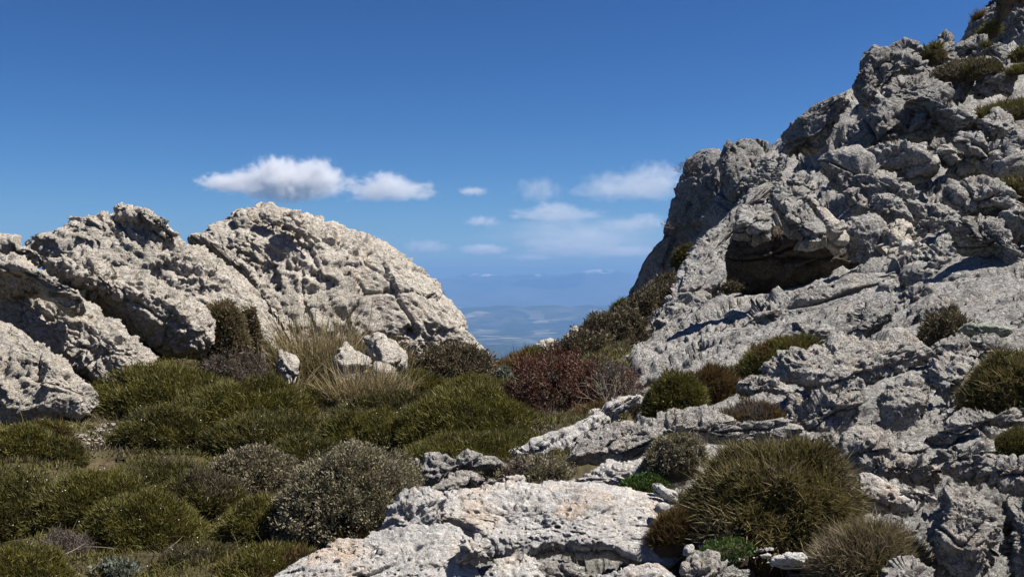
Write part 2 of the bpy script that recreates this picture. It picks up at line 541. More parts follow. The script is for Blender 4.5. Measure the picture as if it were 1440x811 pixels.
def tps(x, y):
    c = chart(x, y)
    out = np.zeros(len(c))
    for s in range(0, len(c), 20000):
        q = c[s:s + 20000]
        r2 = ((q[:, None] - _TX[None]) ** 2).sum(-1)
        out[s:s + 20000] = (0.5 * r2 * np.log(r2 + 1e-9)) @ _TW[:-3] + _TW[-3] + q @ _TW[-2:]
    return out


def ground_z(x, y):
    x = np.atleast_1d(np.asarray(x, float))
    y = np.atleast_1d(np.asarray(y, float))
    r = np.sqrt(x * x + y * y)
    z = np.clip(tps(x, y), -40, 24)
    k = sstep(58, 95, r)
    return z * (1 - k) + (-45.0) * k


def ground_at_pixel(px, py, d0=4.0, d1=60.0):
    """first point of the terrain met by the line of sight"""
    d = np.linspace(d0, d1, 600)
    x = (px - CX) / FPX * d
    z = (CY - py) / FPX * d
    g = ground_z(x, d)
    hit = np.nonzero(g >= z)[0]
    k = hit[0] if len(hit) else len(d) - 1
    return np.array([x[k], d[k], g[k]])


# soil of the hollow: one sheet out to the brow of the mountain
def soil_material():
    m, nt, out = new_mat("stony_soil")
    geo = nd(nt, "ShaderNodeNewGeometry")
    n1 = nd(nt, "ShaderNodeTexNoise", Scale=3.0, Detail=8.0, Roughness=0.7)
    n2 = nd(nt, "ShaderNodeTexNoise", Scale=30.0, Detail=5.0, Roughness=0.7)
    for n in (n1, n2):
        nt.links.new(geo.outputs["Position"], n.inputs["Vector"])
    c = ramp(nt, n1.outputs["Fac"], [(0.35, (0.055, 0.042, 0.024)), (0.55, (0.10, 0.075, 0.045)), (0.75, (0.16, 0.125, 0.085))])
    f = ramp(nt, n2.outputs["Fac"], [(0.56, (0, 0, 0)), (0.66, (0.7, 0.7, 0.7))])
    c = mixc(nt, f, c, (0.25, 0.21, 0.165))
    bs = nd(nt, "ShaderNodeBsdfPrincipled", Roughness=0.95)
    bs.inputs["Specular IOR Level"].default_value = 0.1
    nt.links.new(c, bs.inputs["Base Color"])
    bp = nd(nt, "ShaderNodeBump", Strength=1.0, Distance=0.02)
    nt.links.new(n2.outputs["Fac"], bp.inputs["Height"])
    nt.links.new(bp.outputs[0], bs.inputs["Normal"])
    nt.links.new(bs.outputs[0], out.inputs[0])
    return m


def polar_sheet(az0, az1, r0, r1, na, nr):
    az = np.linspace(math.radians(az0), math.radians(az1), na)
    rr = np.exp(np.linspace(math.log(r0), math.log(r1), nr))
    A, R = np.meshgrid(az, rr, indexing='ij')
    return (R * np.sin(A)).ravel(), (R * np.cos(A)).ravel()


def build_ground():
    n = 200
    az = np.linspace(-math.pi, math.pi, n)
    rr = np.concatenate([[0.02], np.exp(np.linspace(math.log(1.5), math.log(110), 150))])
    A, R = np.meshgrid(az, rr, indexing='ij')
    x, y = (R * np.sin(A)).ravel(), (R * np.cos(A)).ravel()
    z = ground_z(x, y)
    p = np.stack([x, y, z], 1)
    z = z + 0.05 * fbm(p * 1.3, 3, 5) + 0.018 * fbm(p * 7, 3, 6)
    # let the soil dip under the rock of the right-hand slope
    p[:, 2] = z - (0.35 + 0.06 * np.sqrt(x * x + y * y)) * hill_mask(x, y)
    me = make_mesh("ground", p, grid_quads(n, len(rr)))
    o = link("ground", me, soil_material())
    tag(o, "stony brown soil between the heath cushions and rocks", None, None, "structure")


def hill_mask(x, y):
    """1 on the bare rock slope right of the hollow"""
    d = np.maximum(y, 0.1)
    px = CX + FPX * x / d
    # edge of the rock in plan: straight lines between surveyed points (x, y)
    ex = np.array([-1.3, -0.9, -0.6, 0.1, 0.75, 1.1, 1.35, 1.6, 1.95, 2.35, 2.9, 3.9, 4.9, 6.5])
    ey = np.array([0.0, 4.5, 6.2, 7.3, 8.6, 10.0, 12.0, 14.0, 17.0, 20.5, 24.0, 29, 35, 60])
    xe = np.interp(y, ey, ex)
    return sstep(-0.15, 0.25, x - xe) * sstep(3.4, 4.3, y + 0.25 * x)


def build_hill():
    na, nr = 580, 620
    x, y = polar_sheet(-14, 33, 4.3, 62, na, nr)
    z = ground_z(x, y)
    p = np.stack([x, y, z], 1).astype(F32)
    g = p.reshape(na, nr, 3)
    du = np.gradient(g, axis=0)
    dv = np.gradient(g, axis=1)
    nrm = np.cross(du.reshape(-1, 3), dv.reshape(-1, 3))
    nrm /= np.linalg.norm(nrm, axis=1)[:, None] + 1e-9
    nrm[nrm[:, 2] < 0] *= -1
    r = np.sqrt(x * x + y * y)
    d = np.zeros(len(p), F32)
    far = sstep(18, 26, r)
    near = 1 - sstep(8, 11, r)
    bands = [(near, 0.46, 30, 3, 1.5), ((1 - near) * (1 - far), 0.72, 32, 6, 2.2), (far, 1.15, 38, 9, 2.4)]
    for wgt, L, ang, sd, st in bands:
        k = wgt > 0
        d[k] += (wgt[k] * rock_relief(p[k], L, ang, sd, lump=0.75, block=1.5, stretch=st, joint=0.9, fine=0.85)).astype(F32)
    m = hill_mask(x, y)
    p = p + nrm * (d * (0.95 + 0.35 * far))[:, None]
    p[:, 2] -= (1 - m) * 0.6 + 0.10 * near + 0.04 * (1 - far)
    # keep only the quads on rock
    q = grid_quads(na, nr)
    keep = (m[q] > 0.02).any(1)
    q = q[keep]
    used = np.unique(q)
    remap = np.full(len(p), -1, np.int32)
    remap[used] = np.arange(len(used))
    me = make_mesh("rocky_hillside", p[used], remap[q])
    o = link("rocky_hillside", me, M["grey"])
    tag(o, "grey weathered limestone slope rising on the right of the pass", None, None, "structure")


build_ground()
build_hill()

# ------------------------------------------------------------------ far country: plain, ranges, haze, clouds
def far_material(name, stops, scale, fields=False, snow=None):
    m, nt, out = new_mat(name)
    geo = nd(nt, "ShaderNodeNewGeometry")
    n1 = nd(nt, "ShaderNodeTexNoise", Scale=scale, Detail=9.0, Roughness=0.65)
    nt.links.new(geo.outputs["Position"], n1.inputs["Vector"])
    c = ramp(nt, n1.outputs["Fac"], stops)
    if fields:
        v = nd(nt, "ShaderNodeTexVoronoi", Scale=1 / 380.0)
        nt.links.new(geo.outputs["Position"], v.inputs["Vector"])
        sp = nd(nt, "ShaderNodeSeparateColor")
        nt.links.new(v.outputs["Color"], sp.inputs[0])
        fc = ramp(nt, sp.outputs[0], [(0.0, (0.018, 0.030, 0.016)), (0.4, (0.05, 0.055, 0.032)), (0.62, (0.12, 0.11, 0.075)), (0.82, (0.22, 0.195, 0.15)), (0.96, (0.40, 0.36, 0.30))])
        n2 = nd(nt, "ShaderNodeTexNoise", Scale=1 / 5200.0, Detail=5.0, Roughness=0.6)
        nt.links.new(geo.outputs["Position"], n2.inputs["Vector"])
        f = ramp(nt, n2.outputs["Fac"], [(0.46, (0, 0, 0)), (0.62, (1, 1, 1))])
        c = mixc(nt, f, c, fc)
    if snow:
        sx = nd(nt, "ShaderNodeSeparateXYZ")
        nt.links.new(geo.outputs["Position"], sx.inputs[0])
        n3 = nd(nt, "ShaderNodeTexNoise", Scale=1 / 1500.0, Detail=8.0, Roughness=0.75)
        nt.links.new(geo.outputs["Position"], n3.inputs["Vector"])
        ma = nd(nt, "ShaderNodeMath", operation='MULTIPLY_ADD')
        ma.inputs[1].default_value = 1500.0
        nt.links.new(n3.outputs["Fac"], ma.inputs[0])
        nt.links.new(sx.outputs[2], ma.inputs[2])
        mr = nd(nt, "ShaderNodeMapRange")
        mr.inputs["From Min"].default_value = snow
        mr.inputs["From Max"].default_value = snow + 160
        nt.links.new(ma.outputs[0], mr.inputs["Value"])
        c = mixc(nt, mr.outputs[0], c, (0.82, 0.82, 0.83))
    bs = nd(nt, "ShaderNodeBsdfPrincipled", Roughness=0.95)
    bs.inputs["Specular IOR Level"].default_value = 0.0
    nt.links.new(c, bs.inputs["Base Color"])
    nt.links.new(bs.outputs[0], out.inputs[0])
    return m


def build_far():
    # plain with low hills
    na, nr = 170, 260
    x, y = polar_sheet(-50, 50, 75, 62000, na, nr)
    r = np.sqrt(x * x + y * y)
    p = np.stack([x, y, 0 * x], 1) / 1000.0
    z = -50 - 870 * sstep(60, 4200, r)
    z = z + sstep(500, 3000, r) * 60 * fbm(p * 0.35, 5, 71)
    band = np.exp(-((r - 26500) / 2600) ** 2)
    z = z + band * (400 + 260 * fbm(p * np.array([0.30, 0.30, 1]), 5, 77))
    band2 = sstep(30000, 40000, r)
    z = z + band2 * (240 + 130 * fbm(p * 0.2, 5, 78))
    me = make_mesh("plain", np.stack([x, y, z], 1), grid_quads(na, nr))
    o = link("plain", me, far_material("plain_fields", [(0.3, (0.018, 0.026, 0.016)), (0.55, (0.035, 0.042, 0.026)), (0.75, (0.08, 0.075, 0.055))], 1 / 1800.0, True))
    tag(o, "wide farmed plain far below the pass", None, None, "structure")
    # the far range with snow
    na, nr = 300, 60
    az = np.linspace(math.radians(-40), math.radians(40), na)
    rr = np.linspace(40000, 52000, nr)
    A, R = np.meshgrid(az, rr, indexing='ij')
    x, y = (R * np.sin(A)).ravel(), (R * np.cos(A)).ravel()
    Rv = R.ravel()
    Av = np.degrees(A.ravel())
    p = np.stack([x, y, 0 * x], 1) / 1000.0
    crest = 640 + 330 * np.exp(-((Av - 5.2) / 3.0) ** 2) + 120 * np.exp(-((Av + 2) / 3.0) ** 2)
    prof = sstep(40000, 48500, Rv) * (1 - 0.6 * sstep(48500, 52000, Rv))
    rid = 1 - np.abs(fbm(p * 0.30, 6, 83, 0.55))
    z = -760 + prof * (crest + 760) * (0.72 + 0.28 * rid) + 60 * fbm(p * 0.9, 4, 86) * prof
    z = np.minimum(z, 1120)
    me = make_mesh("mountain_range", np.stack([x, y, z], 1), grid_quads(na, nr))
    o = link("mountain_range", me, far_material("range_slopes", [(0.35, (0.05, 0.06, 0.045)), (0.6, (0.11, 0.105, 0.085)), (0.8, (0.2, 0.18, 0.15))], 1 / 2500.0, False, 1480))
    tag(o, "hazy blue far mountain range with snow along its crest", None, None, "structure")


build_far()


def build_haze():
    x0, x1, y0, y1, z0, z1 = -62000, 62000, -3000, 66000, -1150, 1180
    V = [(x, y, z) for x in (x0, x1) for y in (y0, y1) for z in (z0, z1)]
    Q = [(0, 1, 3, 2), (4, 6, 7, 5), (0, 4, 5, 1), (2, 3, 7, 6), (0, 2, 6, 4), (1, 5, 7, 3)]
    me = make_mesh("haze", V, Q, smooth=False)
    m, nt, out = new_mat("haze_air")
    pv = nd(nt, "ShaderNodeVolumePrincipled", Density=4.9e-5, Anisotropy=0.1)
    pv.inputs["Color"].default_value = (0.205, 0.40, 0.74, 1)
    nt.links.new(pv.outputs[0], out.inputs["Volume"])
    m.cycles.volume_sampling = 'DISTANCE'
    o = link("haze", me, m)
    tag(o, "pale blue air that fades the far plain and mountains", None, None, "stuff")


build_haze()

# clouds: one body of vapour each, all with their flat bases near the same height
def cloud_material():
    m, nt, out = new_mat("cloud_vapour")
    tc = nd(nt, "ShaderNodeTexCoord")
    oi = nd(nt, "ShaderNodeObjectInfo")
    # distance from the middle in the cloud's own frame (-1..1)
    ln = nd(nt, "ShaderNodeVectorMath", operation='LENGTH')
    nt.links.new(tc.outputs["Object"], ln.inputs[0])
    geo = nd(nt, "ShaderNodeNewGeometry")
    add = nd(nt, "ShaderNodeVectorMath", operation='MULTIPLY_ADD')
    cmb = nd(nt, "ShaderNodeCombineXYZ")
    for k in range(3):
        nt.links.new(oi.outputs["Random"], cmb.inputs[k])
    add.inputs[1].default_value = (37.0, 53.0, 29.0)
    nt.links.new(cmb.outputs[0], add.inputs[0])
    sc = nd(nt, "ShaderNodeVectorMath", operation='MULTIPLY')
    sc.inputs[1].default_value = (2.3, 2.3, 0.95)
    nt.links.new(tc.outputs["Object"], sc.inputs[0])
    nt.links.new(sc.outputs[0], add.inputs[2])
    n = nd(nt, "ShaderNodeTexNoise", Scale=1.7, Detail=10.0, Roughness=0.70)
    nt.links.new(add.outputs[0], n.inputs["Vector"])
    # density = noise - threshold growing with distance
    a = nd(nt, "ShaderNodeMath", operation='POWER')
    a.inputs[1].default_value = 2.0
    nt.links.new(ln.outputs["Value"], a.inputs[0])
    b = nd(nt, "ShaderNodeMath", operation='MULTIPLY_ADD')
    b.inputs[1].default_value = -0.32
    nt.links.new(a.outputs[0], b.inputs[0])
    nt.links.new(n.outputs["Fac"], b.inputs[2])
    mr = nd(nt, "ShaderNodeMapRange")
    mr.inputs["From Min"].default_value = 0.355
    mr.inputs["From Max"].default_value = 0.56
    mr.inputs["To Min"].default_value = 0.0
    mr.inputs["To Max"].default_value = 1.0
    nt.links.new(b.outputs[0], mr.inputs["Value"])
    # object colour alpha carries each cloud's thickness
    mu = nd(nt, "ShaderNodeMath", operation='MULTIPLY')
    nt.links.new(mr.outputs[0], mu.inputs[0])
    nt.links.new(oi.outputs["Alpha"], mu.inputs[1])
    mu2 = nd(nt, "ShaderNodeMath", operation='MULTIPLY')
    mu2.inputs[1].default_value = 0.012
    nt.links.new(mu.outputs[0], mu2.inputs[0])
    pv = nd(nt, "ShaderNodeVolumePrincipled", Anisotropy=0.0)
    pv.inputs["Color"].default_value = (1.0, 0.99, 0.98, 1)
    nt.links.new(mu2.outputs[0], pv.inputs["Density"])
    nt.links.new(pv.outputs[0], out.inputs["Volume"])
    return m


def ico(sub):
    import bmesh
    bm = bmesh.new()
    bmesh.ops.create_icosphere(bm, subdivisions=sub, radius=1.0)
    V = np.array([v.co[:] for v in bm.verts], F32)
    T = np.array([[v.index for v in f.verts] for f in bm.faces], np.int32)
    bm.free()
    return V, T


def build_clouds():
    mat = cloud_material()
    V, T = ico(3)
    # x0, x1, top, bottom (pixels), thickness, label
    rows = [
        (300, 512, 223, 288, 1.1, "largest puffy white cloud with a flat grey base above the left outcrop"),
        (470, 626, 240, 286, 0.42, "smaller white cloud trailing right of the largest puffy cloud"),
        (790, 1000, 226, 288, 0.2, "broad lilac grey cloud touching the cliff edge with a white crest"),
        (718, 798, 248, 286, 0.08, "thin lilac wisp left of the broad cloud by the cliff"),
        (705, 860, 282, 314, 0.2, "long flat cloud with a bright white top above the snowy range"),
        (825, 960, 298, 326, 0.18, "flat cloud with two white crests close under the cliff edge"),
        (648, 706, 302, 320, 0.2, "small faint cloud alone in the middle of the gap"),
        (770, 890, 312, 354, 0.3, "soft pinkish cloud low over the snowy range"),
        (640, 720, 342, 360, 0.8, "narrow low streak of white cloud on the horizon haze"),
        (720, 940, 340, 370, 0.4, "long low bank of cloud lying just above the snow"),
        (510, 545, 330, 352, 0.3, "scrap of cloud half hidden behind the dome shaped rock"),
        (650, 985, 318, 378, 0.2, "widest thin veil of cloud low across the gap"),
        (560, 640, 336, 358, 0.4, "faint low veil of cloud right of the dome shaped rock"),
        (850, 930, 344, 364, 0.7, "bright low cloud bank nearest the cliff foot"),
        (640, 690, 262, 276, 0.15, "dim scrap of cloud in the open sky between the two cloud groups"),
        (700, 790, 356, 367, 0.3, "thin cloud streak lying along the middle of the snowy crest"),
        (728, 770, 334, 350, 0.25, "tiny dim puff low between the streak and the pinkish cloud"),
    ]
    for i, (x0, x1, yt, yb, th, lab) in enumerate(rows):
        d = 1260.0 / ((CY - yb - 4) / FPX)
        d = min(d, 60000.0)
        d = max(d, 14500.0)
        if yb > 340:
            d = 41000.0 + i * 600
        c = P((x0 + x1) / 2, (yt + yb) / 2, d)
        rx = (x1 - x0) / 2 / FPX * d * 1.25
        rz = (yb - yt) / 2 / FPX * d * 1.3
        c[2] = max(c[2], 1200 + rz)
        lobes = [(0.0, 0.0, 1.0, 1.0)]
        if i == 0:
            lobes = [(-0.05, -0.12, 0.95, 0.72), (-0.12, 0.20, 0.42, 0.85), (0.28, 0.16, 0.40, 0.80), (-0.62, -0.05, 0.46, 0.42), (0.05, -0.42, 0.34, 0.5)]
        elif i in (1, 2, 4, 5, 7, 9):
            lobes = [(0.0, -0.2, 1.0, 0.72), (-0.3 + 0.5 * (i % 3) / 2, 0.28, 0.45, 0.62)]
        root = None
        if len(lobes) > 1:
            root = bpy.data.objects.new("cloud", None)
            root.location = c
            COL.objects.link(root)
            tag(root, lab, "cloud", "clouds over the plain")
        for (lx, lz, sx, sz) in lobes:
            me = make_mesh("cloud", V, tris=T)
            o = link("billow" if root else "cloud", me, mat)
            o.scale = (rx * sx, max(rz * 1.8, rx * 0.6) * max(sx, .6), rz * sz)
            o.color = (1, 1, 1, th * 14500.0 / d * (300.0 / max(rz * 2, 60)) * (2.6 if root else 3.0))
            if root:
                o.parent = root
                o.location = (lx * rx, -abs(lz) * rz, lz * rz)
            else:
                o.location = c
                tag(o, lab, "cloud", "clouds over the plain")


build_clouds()

# ------------------------------------------------------------------ rocks
def smooth_loop(pts, n=240):
    """closed Catmull-Rom curve through the points"""
    p = np.asarray(pts, float)
    m = len(p)
    t = np.linspace(0, m, n, endpoint=False)
    i = np.floor(t).astype(int)
    f = (t - i)[:, None]
    p0, p1, p2, p3 = p[(i - 1) % m], p[i % m], p[(i + 1) % m], p[(i + 2) % m]
    return 0.5 * (2 * p1 + (p2 - p0) * f + (2 * p0 - 5 * p1 + 4 * p2 - p3) * f ** 2 + (3 * p1 - p0 - 3 * p2 + p3) * f ** 3)


ROCK_VERTS = [0]


def rock_mesh(name, outline, d, tilt=30, yaw=0, thick=0.45, boxy=0.75, L=None, ang=-35, seed=0, amp=1.0, lump=1.0, block=1.0, pit=1.0,
              fine=1.0, stretch=1.9, joint=0.8, back=0.7, res=1.0, facets=0, cut=0.80):
    o = smooth_loop(outline)
    c = o.mean(0)
    C = P(c[0], c[1], d)
    T, Y = math.radians(tilt), math.radians(yaw)
    n = np.array([math.sin(Y) * math.cos(T), -math.cos(Y) * math.cos(T), math.sin(T)])
    U = np.array([math.cos(Y), math.sin(Y), 0.0])
    W = np.cross(n, U)
    if W[2] < 0 and abs(tilt) < 89:
        W = -W
    rays = np.stack([(o[:, 0] - CX) / FPX, np.ones(len(o)), (CY - o[:, 1]) / FPX], 1)
    t = (n @ C) / (rays @ n)
    t = np.clip(t, d * 0.5, d * 1.9)
    pts = rays * t[:, None] - C
    uv = np.stack([pts @ U, pts @ W], 1)
    c2 = uv.mean(0)
    C = C + c2[0] * U + c2[1] * W
    uv = uv - c2
    cov = uv.T @ uv / len(uv)
    ev, E = np.linalg.eigh(cov)
    sg = np.sqrt(np.maximum(ev, 1e-6)) * math.sqrt(2)
    wv = (uv @ E) / sg
    th = np.arctan2(wv[:, 1], wv[:, 0])
    rd = np.hypot(wv[:, 0], wv[:, 1])
    # longest reach in each direction
    nb = 360
    b = ((th + math.pi) / (2 * math.pi) * nb).astype(int) % nb
    tab = np.zeros(nb)
    for k in range(len(b)):
        tab[b[k]] = max(tab[b[k]], rd[k])
    ok = np.nonzero(tab)[0]
    tab = np.interp(np.arange(nb), np.concatenate([ok - nb, ok, ok + nb]), np.tile(tab[ok], 3))
    ker = np.array([1, 2, 3, 2, 1]) / 9.0
    tab = np.convolve(np.concatenate([tab[-2:], tab, tab[:2]]), ker, 'valid')
    # grid fine enough for the size the rock has in the picture
    ext = 2.1 * sg * FPX / d * 0.711
    seen = np.ptp(o[:, 0]) * np.ptp(o[:, 1]) * 0.506
    ext = ext * math.sqrt(min(1.0, 1.05 * seen / (ext[0] * ext[1]))) * res
    m0, m1 = [int(np.clip(e, 18, 380)) | 1 for e in ext]
    S, Tt = np.meshgrid(np.linspace(-1, 1, m0), np.linspace(-1, 1, m1), indexing='ij')
    S, Tt = S.ravel(), Tt.ravel()
    r = np.maximum(np.abs(S), np.abs(Tt))
    big = np.abs(S) >= np.abs(Tt)
    with np.errstate(divide='ignore', invalid='ignore'):
        ph = np.where(big, (Tt / np.where(S == 0, 1, S)) * math.pi / 4, math.pi / 2 - (S / np.where(Tt == 0, 1, Tt)) * math.pi / 4)
    sgn = np.where(big, np.sign(S), np.sign(Tt))
    aa = ph + np.where(sgn < 0, math.pi, 0)
    aa = np.where(r == 0, 0, aa)

    area = math.pi * sg[0] * sg[1]
    TH = thick * math.sqrt(area)

    def place(aa, phi, side):
        R = np.interp(((aa + math.pi) % (2 * math.pi)) / (2 * math.pi) * nb - 0.5, np.arange(-1, nb + 1), np.concatenate([tab[-1:], tab, tab[:1]]))
        rho = R * np.sin(phi)
        w = np.stack([rho * np.cos(aa), rho * np.sin(aa)], 1)
        q = (w * sg) @ E.T
        h = np.maximum(np.cos(phi), 0) ** boxy * TH * (1 if side > 0 else -back)
        pos = C + q[:, :1] * U + q[:, 1:2] * W + h[:, None] * n
        gd = np.stack([np.cos(aa) / sg[0], np.sin(aa) / sg[1]], 1) @ E.T
        gd /= np.linalg.norm(gd, axis=1)[:, None]
        nn = (gd[:, :1] * U + gd[:, 1:2] * W) * np.sin(phi)[:, None] + n * (np.cos(phi) * (1 if side > 0 else -1))[:, None]
        return pos, nn / (np.linalg.norm(nn, axis=1)[:, None] + 1e-9)

    pf, nf = place(aa, r * math.pi / 2, 1)
    # rim of the grid in order, then rings of the hidden back
    gi = np.arange(m0 * m1).reshape(m0, m1)
    rim = np.concatenate([gi[:-1, 0], gi[-1, :-1], gi[:0:-1, -1], gi[0, :0:-1]])
    k = 7
    pb, nbk = [], []
    for j in range(1, k):
        q, w = place(aa[rim], np.full(len(rim), math.pi / 2 * (1 - j / k)), -1)
        pb.append(q)
        nbk.append(w)
    q, w = place(np.zeros(1), np.zeros(1), -1)
    V = np.concatenate([pf] + pb + [q])
    N = np.concatenate([nf] + nbk + [w])
    if facets:                                     # broken faces: flat cuts through the rounded body, sharp edges where they meet
        rg = np.random.default_rng(seed + 400)
        rel = V - C
        q = np.stack([(np.stack([rel @ U, rel @ W], 1) @ E)[:, 0] / (sg[0] * 1.05), (np.stack([rel @ U, rel @ W], 1) @ E)[:, 1] / (sg[1] * 1.05), (rel @ n) / TH], 1)
        u = rg.normal(size=(facets, 3))
        u[:, 2] = np.abs(u[:, 2]) * 1.2
        u /= np.linalg.norm(u, axis=1)[:, None]
        lev = rg.uniform(cut - 0.08, cut + 0.10, facets)
        t = np.ones(len(q))
        for ui, li in zip(u, lev):
            s_ = q @ ui
            t = np.minimum(t, np.where(s_ > li, li / np.maximum(s_, 1e-3), 1.0))
        V = C + rel * t[:, None]
    if L is None:
        L = min(55.0, 0.62 * math.sqrt(np.ptp(o[:, 0]) * np.ptp(o[:, 1]))) / FPX * d
    disp = amp * rock_relief(V, L, ang, seed, lump, block, pit, stretch, fine, joint)
    V = V + N * disp[:, None]
    quads = [grid_quads(m0, m1)]
    prev = rim
    base = m0 * m1
    nr = len(rim)
    for j in range(k - 1):
        cur = base + j * nr + np.arange(nr)
        quads.append(np.stack([prev, np.roll(prev, -1), np.roll(cur, -1), cur], 1))
        prev = cur
    tip = len(V) - 1
    tris = np.stack([prev, np.roll(prev, -1), np.full(nr, tip)], 1)
    ROCK_VERTS[0] += len(V)
    # origin at the foot of the rock
    org = np.array([C[0], C[1], V[:, 2].min()])
    me = make_mesh(name, V - org, np.concatenate(quads), tris)
    return me, org


def rock(name, label, outline, d, mat, *more, cat=None, group=None, parent=None, **kw):
    for extra in more:
        kw = {**extra, **kw}
        group = kw.pop("group", group)
        kw["thick"] = kw.get("thick", .45) * 0.72
        kw.setdefault("boxy", 0.5)
        kw.setdefault("block", 1.5)
        kw.setdefault("facets", 11)
    kw.setdefault("seed", int(abs(outline[0][0] * 31 + outline[0][1] * 17 + d * 7)) % 997)
    me, org = rock_mesh(name, outline, d, **kw)
    o = link(name, me, M[mat])
    o.location = org
    if parent is not None:
        o.parent = parent
        o.location = [a - b for a, b in zip(org, parent.location)]
    else:
        tag(o, label, cat or ("boulder" if "boulder" in name else "slab" if "slab" in name else "rock"), group)
    return o


LG = "tilted slabs of the left outcrop"
K = dict(ang=-38, tilt=32, yaw=12, lump=.6, joint=.2, stretch=1.3)
# --- left outcrop, from the back forwards
dome = rock("dome_rock", "great pale dome of rock at the right end of the left outcrop",
            [(262, 359), (285, 337), (305, 327), (325, 310), (345, 297), (372, 294), (400, 303), (432, 310), (460, 323), (485, 335), (512, 343),
             (535, 357), (568, 381), (598, 404), (626, 430), (650, 453), (658, 474), (672, 498), (695, 519), (650, 552), (560, 557), (450, 557), (380, 527), (330, 447), (285, 392)],
            20, "pale", joint=.25, stretch=1.3, ang=-42, tilt=35, yaw=14, thick=0.28, lump=.5, block=0.45, seed=5, res=1.0)
rock("outcrop_knob", None, [(326, 308), (333, 297), (347, 294), (360, 299), (368, 311), (355, 324), (335, 322)], 19.6, "pale", parent=dome, thick=.3, block=1.4, **K)
rock("outcrop_knob", None, [(364, 301), (374, 290), (391, 292), (397, 304), (394, 318), (378, 322), (366, 314)], 19.4, "pale", parent=dome, thick=.3, block=1.4, **K)
rock("outcrop_knob", None, [(394, 306), (405, 299), (420, 301), (434, 310), (437, 326), (446, 338), (430, 338), (412, 328), (398, 322)], 19.2, "pale", parent=dome, thick=.3, block=1.4, **K)
rock("outcrop_knob", None, [(318, 335), (335, 322), (350, 325), (346, 342), (337, 352), (322, 346)], 18.9, "pale", parent=dome, thick=.3, **K)
rock("outcrop_ridge", None, [(268, 338), (285, 332), (310, 342), (345, 368), (372, 395), (398, 428), (412, 462), (405, 498), (392, 490), (378, 450), (350, 412), (315, 375)],
     17.9, "pale", parent=dome, joint=.25, stretch=1.3, ang=-42, tilt=30, yaw=20, thick=0.4)
rock("rock_slab", "broad pale back slab of the left outcrop that carries the overhanging cap stone",
     [(38, 351), (60, 342), (85, 327), (110, 317), (132, 312), (152, 313), (170, 302), (200, 302), (225, 316), (245, 329), (262, 345), (290, 361), (320, 385), (347, 406),
      (370, 430), (384, 454), (391, 478), (389, 504), (360, 516), (320, 516), (280, 509), (220, 484), (150, 444), (80, 404)],
     16.6, "pale", group=LG, joint=.25, stretch=1.3, ang=-36, tilt=33, yaw=14, thick=0.32, lump=.45, block=0.45, seed=12)
rock("cap_rock", "small dark edged cap stone overhanging the crest of the left outcrop",
     [(161, 298), (172, 291), (187, 291), (203, 298), (221, 310), (239, 322), (243, 332), (233, 335), (220, 323), (203, 313), (188, 316), (174, 321), (164, 315)],
     16.4, "pale", joint=.25, stretch=1.3, ang=-38, tilt=38, yaw=-5, thick=0.5)
rock("rock", "dark layered block at the left edge, top of the left outcrop",
     [(-50, 332), (0, 332), (20, 335), (36, 340), (58, 352), (64, 366), (52, 377), (25, 371), (-50, 376)], 14.6, "pale", joint=.25, stretch=1.3, ang=-22, tilt=18, thick=0.5, block=1.5)
rock("rock_slab", "rounded upper slab of the left outcrop with a blunt nose beside the dark bush",
     [(85, 385), (120, 366), (160, 365), (200, 383), (240, 409), (273, 430), (294, 440), (302, 456), (299, 480), (291, 499), (265, 506), (238, 504), (214, 490), (186, 465), (150, 441), (118, 425)],
     14.1, "pale", group=LG, joint=.25, stretch=1.3, ang=-38, tilt=30, yaw=10, thick=0.45, lump=.5, block=.5, seed=31, facets=9, cut=0.86)
rock("rock", "hump of rock resting above the long diagonal crack of the left outcrop",
     [(56, 378), (82, 363), (115, 352), (142, 357), (162, 377), (173, 398), (167, 416), (150, 427), (126, 423), (96, 405)], 13.7, "pale", joint=.25, stretch=1.3, ang=-38, tilt=28, thick=0.5)
rock("rock_slab", "long middle slab of the left outcrop below the diagonal crack",
     [(-60, 384), (12, 384), (56, 386), (98, 404), (130, 420), (160, 437), (196, 468), (220, 490), (231, 508), (222, 524), (190, 543), (150, 552), (118, 531), (80, 507), (40, 487), (0, 468), (-60, 450)],
     13.0, "pale", group=LG, joint=.25, stretch=1.3, ang=-34, tilt=36, yaw=8, thick=0.22, seed=44, lump=0.45, block=.5, facets=9, cut=0.86)
rock("rock", "overhanging lip of rock at the left edge with a dark hollow under it",
     [(-60, 372), (15, 371), (46, 376), (80, 402), (119, 429), (102, 431), (84, 420), (62, 409), (20, 409), (-60, 404)], 12.7, "pale", joint=.25, stretch=1.3, ang=-34, tilt=40, yaw=0, thick=0.5)
rock("rock_slab", "lowest slab of the left outcrop, its foot among the heath cushions",
     [(-60, 455), (8, 460), (56, 486), (98, 512), (118, 530), (138, 548), (144, 562), (134, 580), (118, 592), (60, 598), (-60, 604)], 11.9, "pale", group=LG, joint=.25, stretch=1.3, ang=-30, tilt=36, yaw=6, thick=0.3, lump=.5, block=.5, seed=51)
BG = "pale boulders among the tall grass"
rock("boulder", "pale smooth boulder at the right of the tall grass below the dome", [(517, 484), (530, 482), (550, 493), (565, 503), (577, 513), (570, 524), (550, 528), (530, 524), (516, 505)],
     14.9, "pale", group=BG, tilt=55, yaw=15, lump=.3, block=1.3, joint=.4, fine=.7, boxy=.5, thick=.5)
rock("boulder", "pale boulder half hidden behind the tall dry grass stems", [(470, 506), (480, 493), (492, 491), (504, 506), (524, 522), (512, 542), (476, 544)], 14.7, "pale", group=BG, tilt=55, lump=.3, block=1.3, joint=.4, fine=.7, boxy=.5)
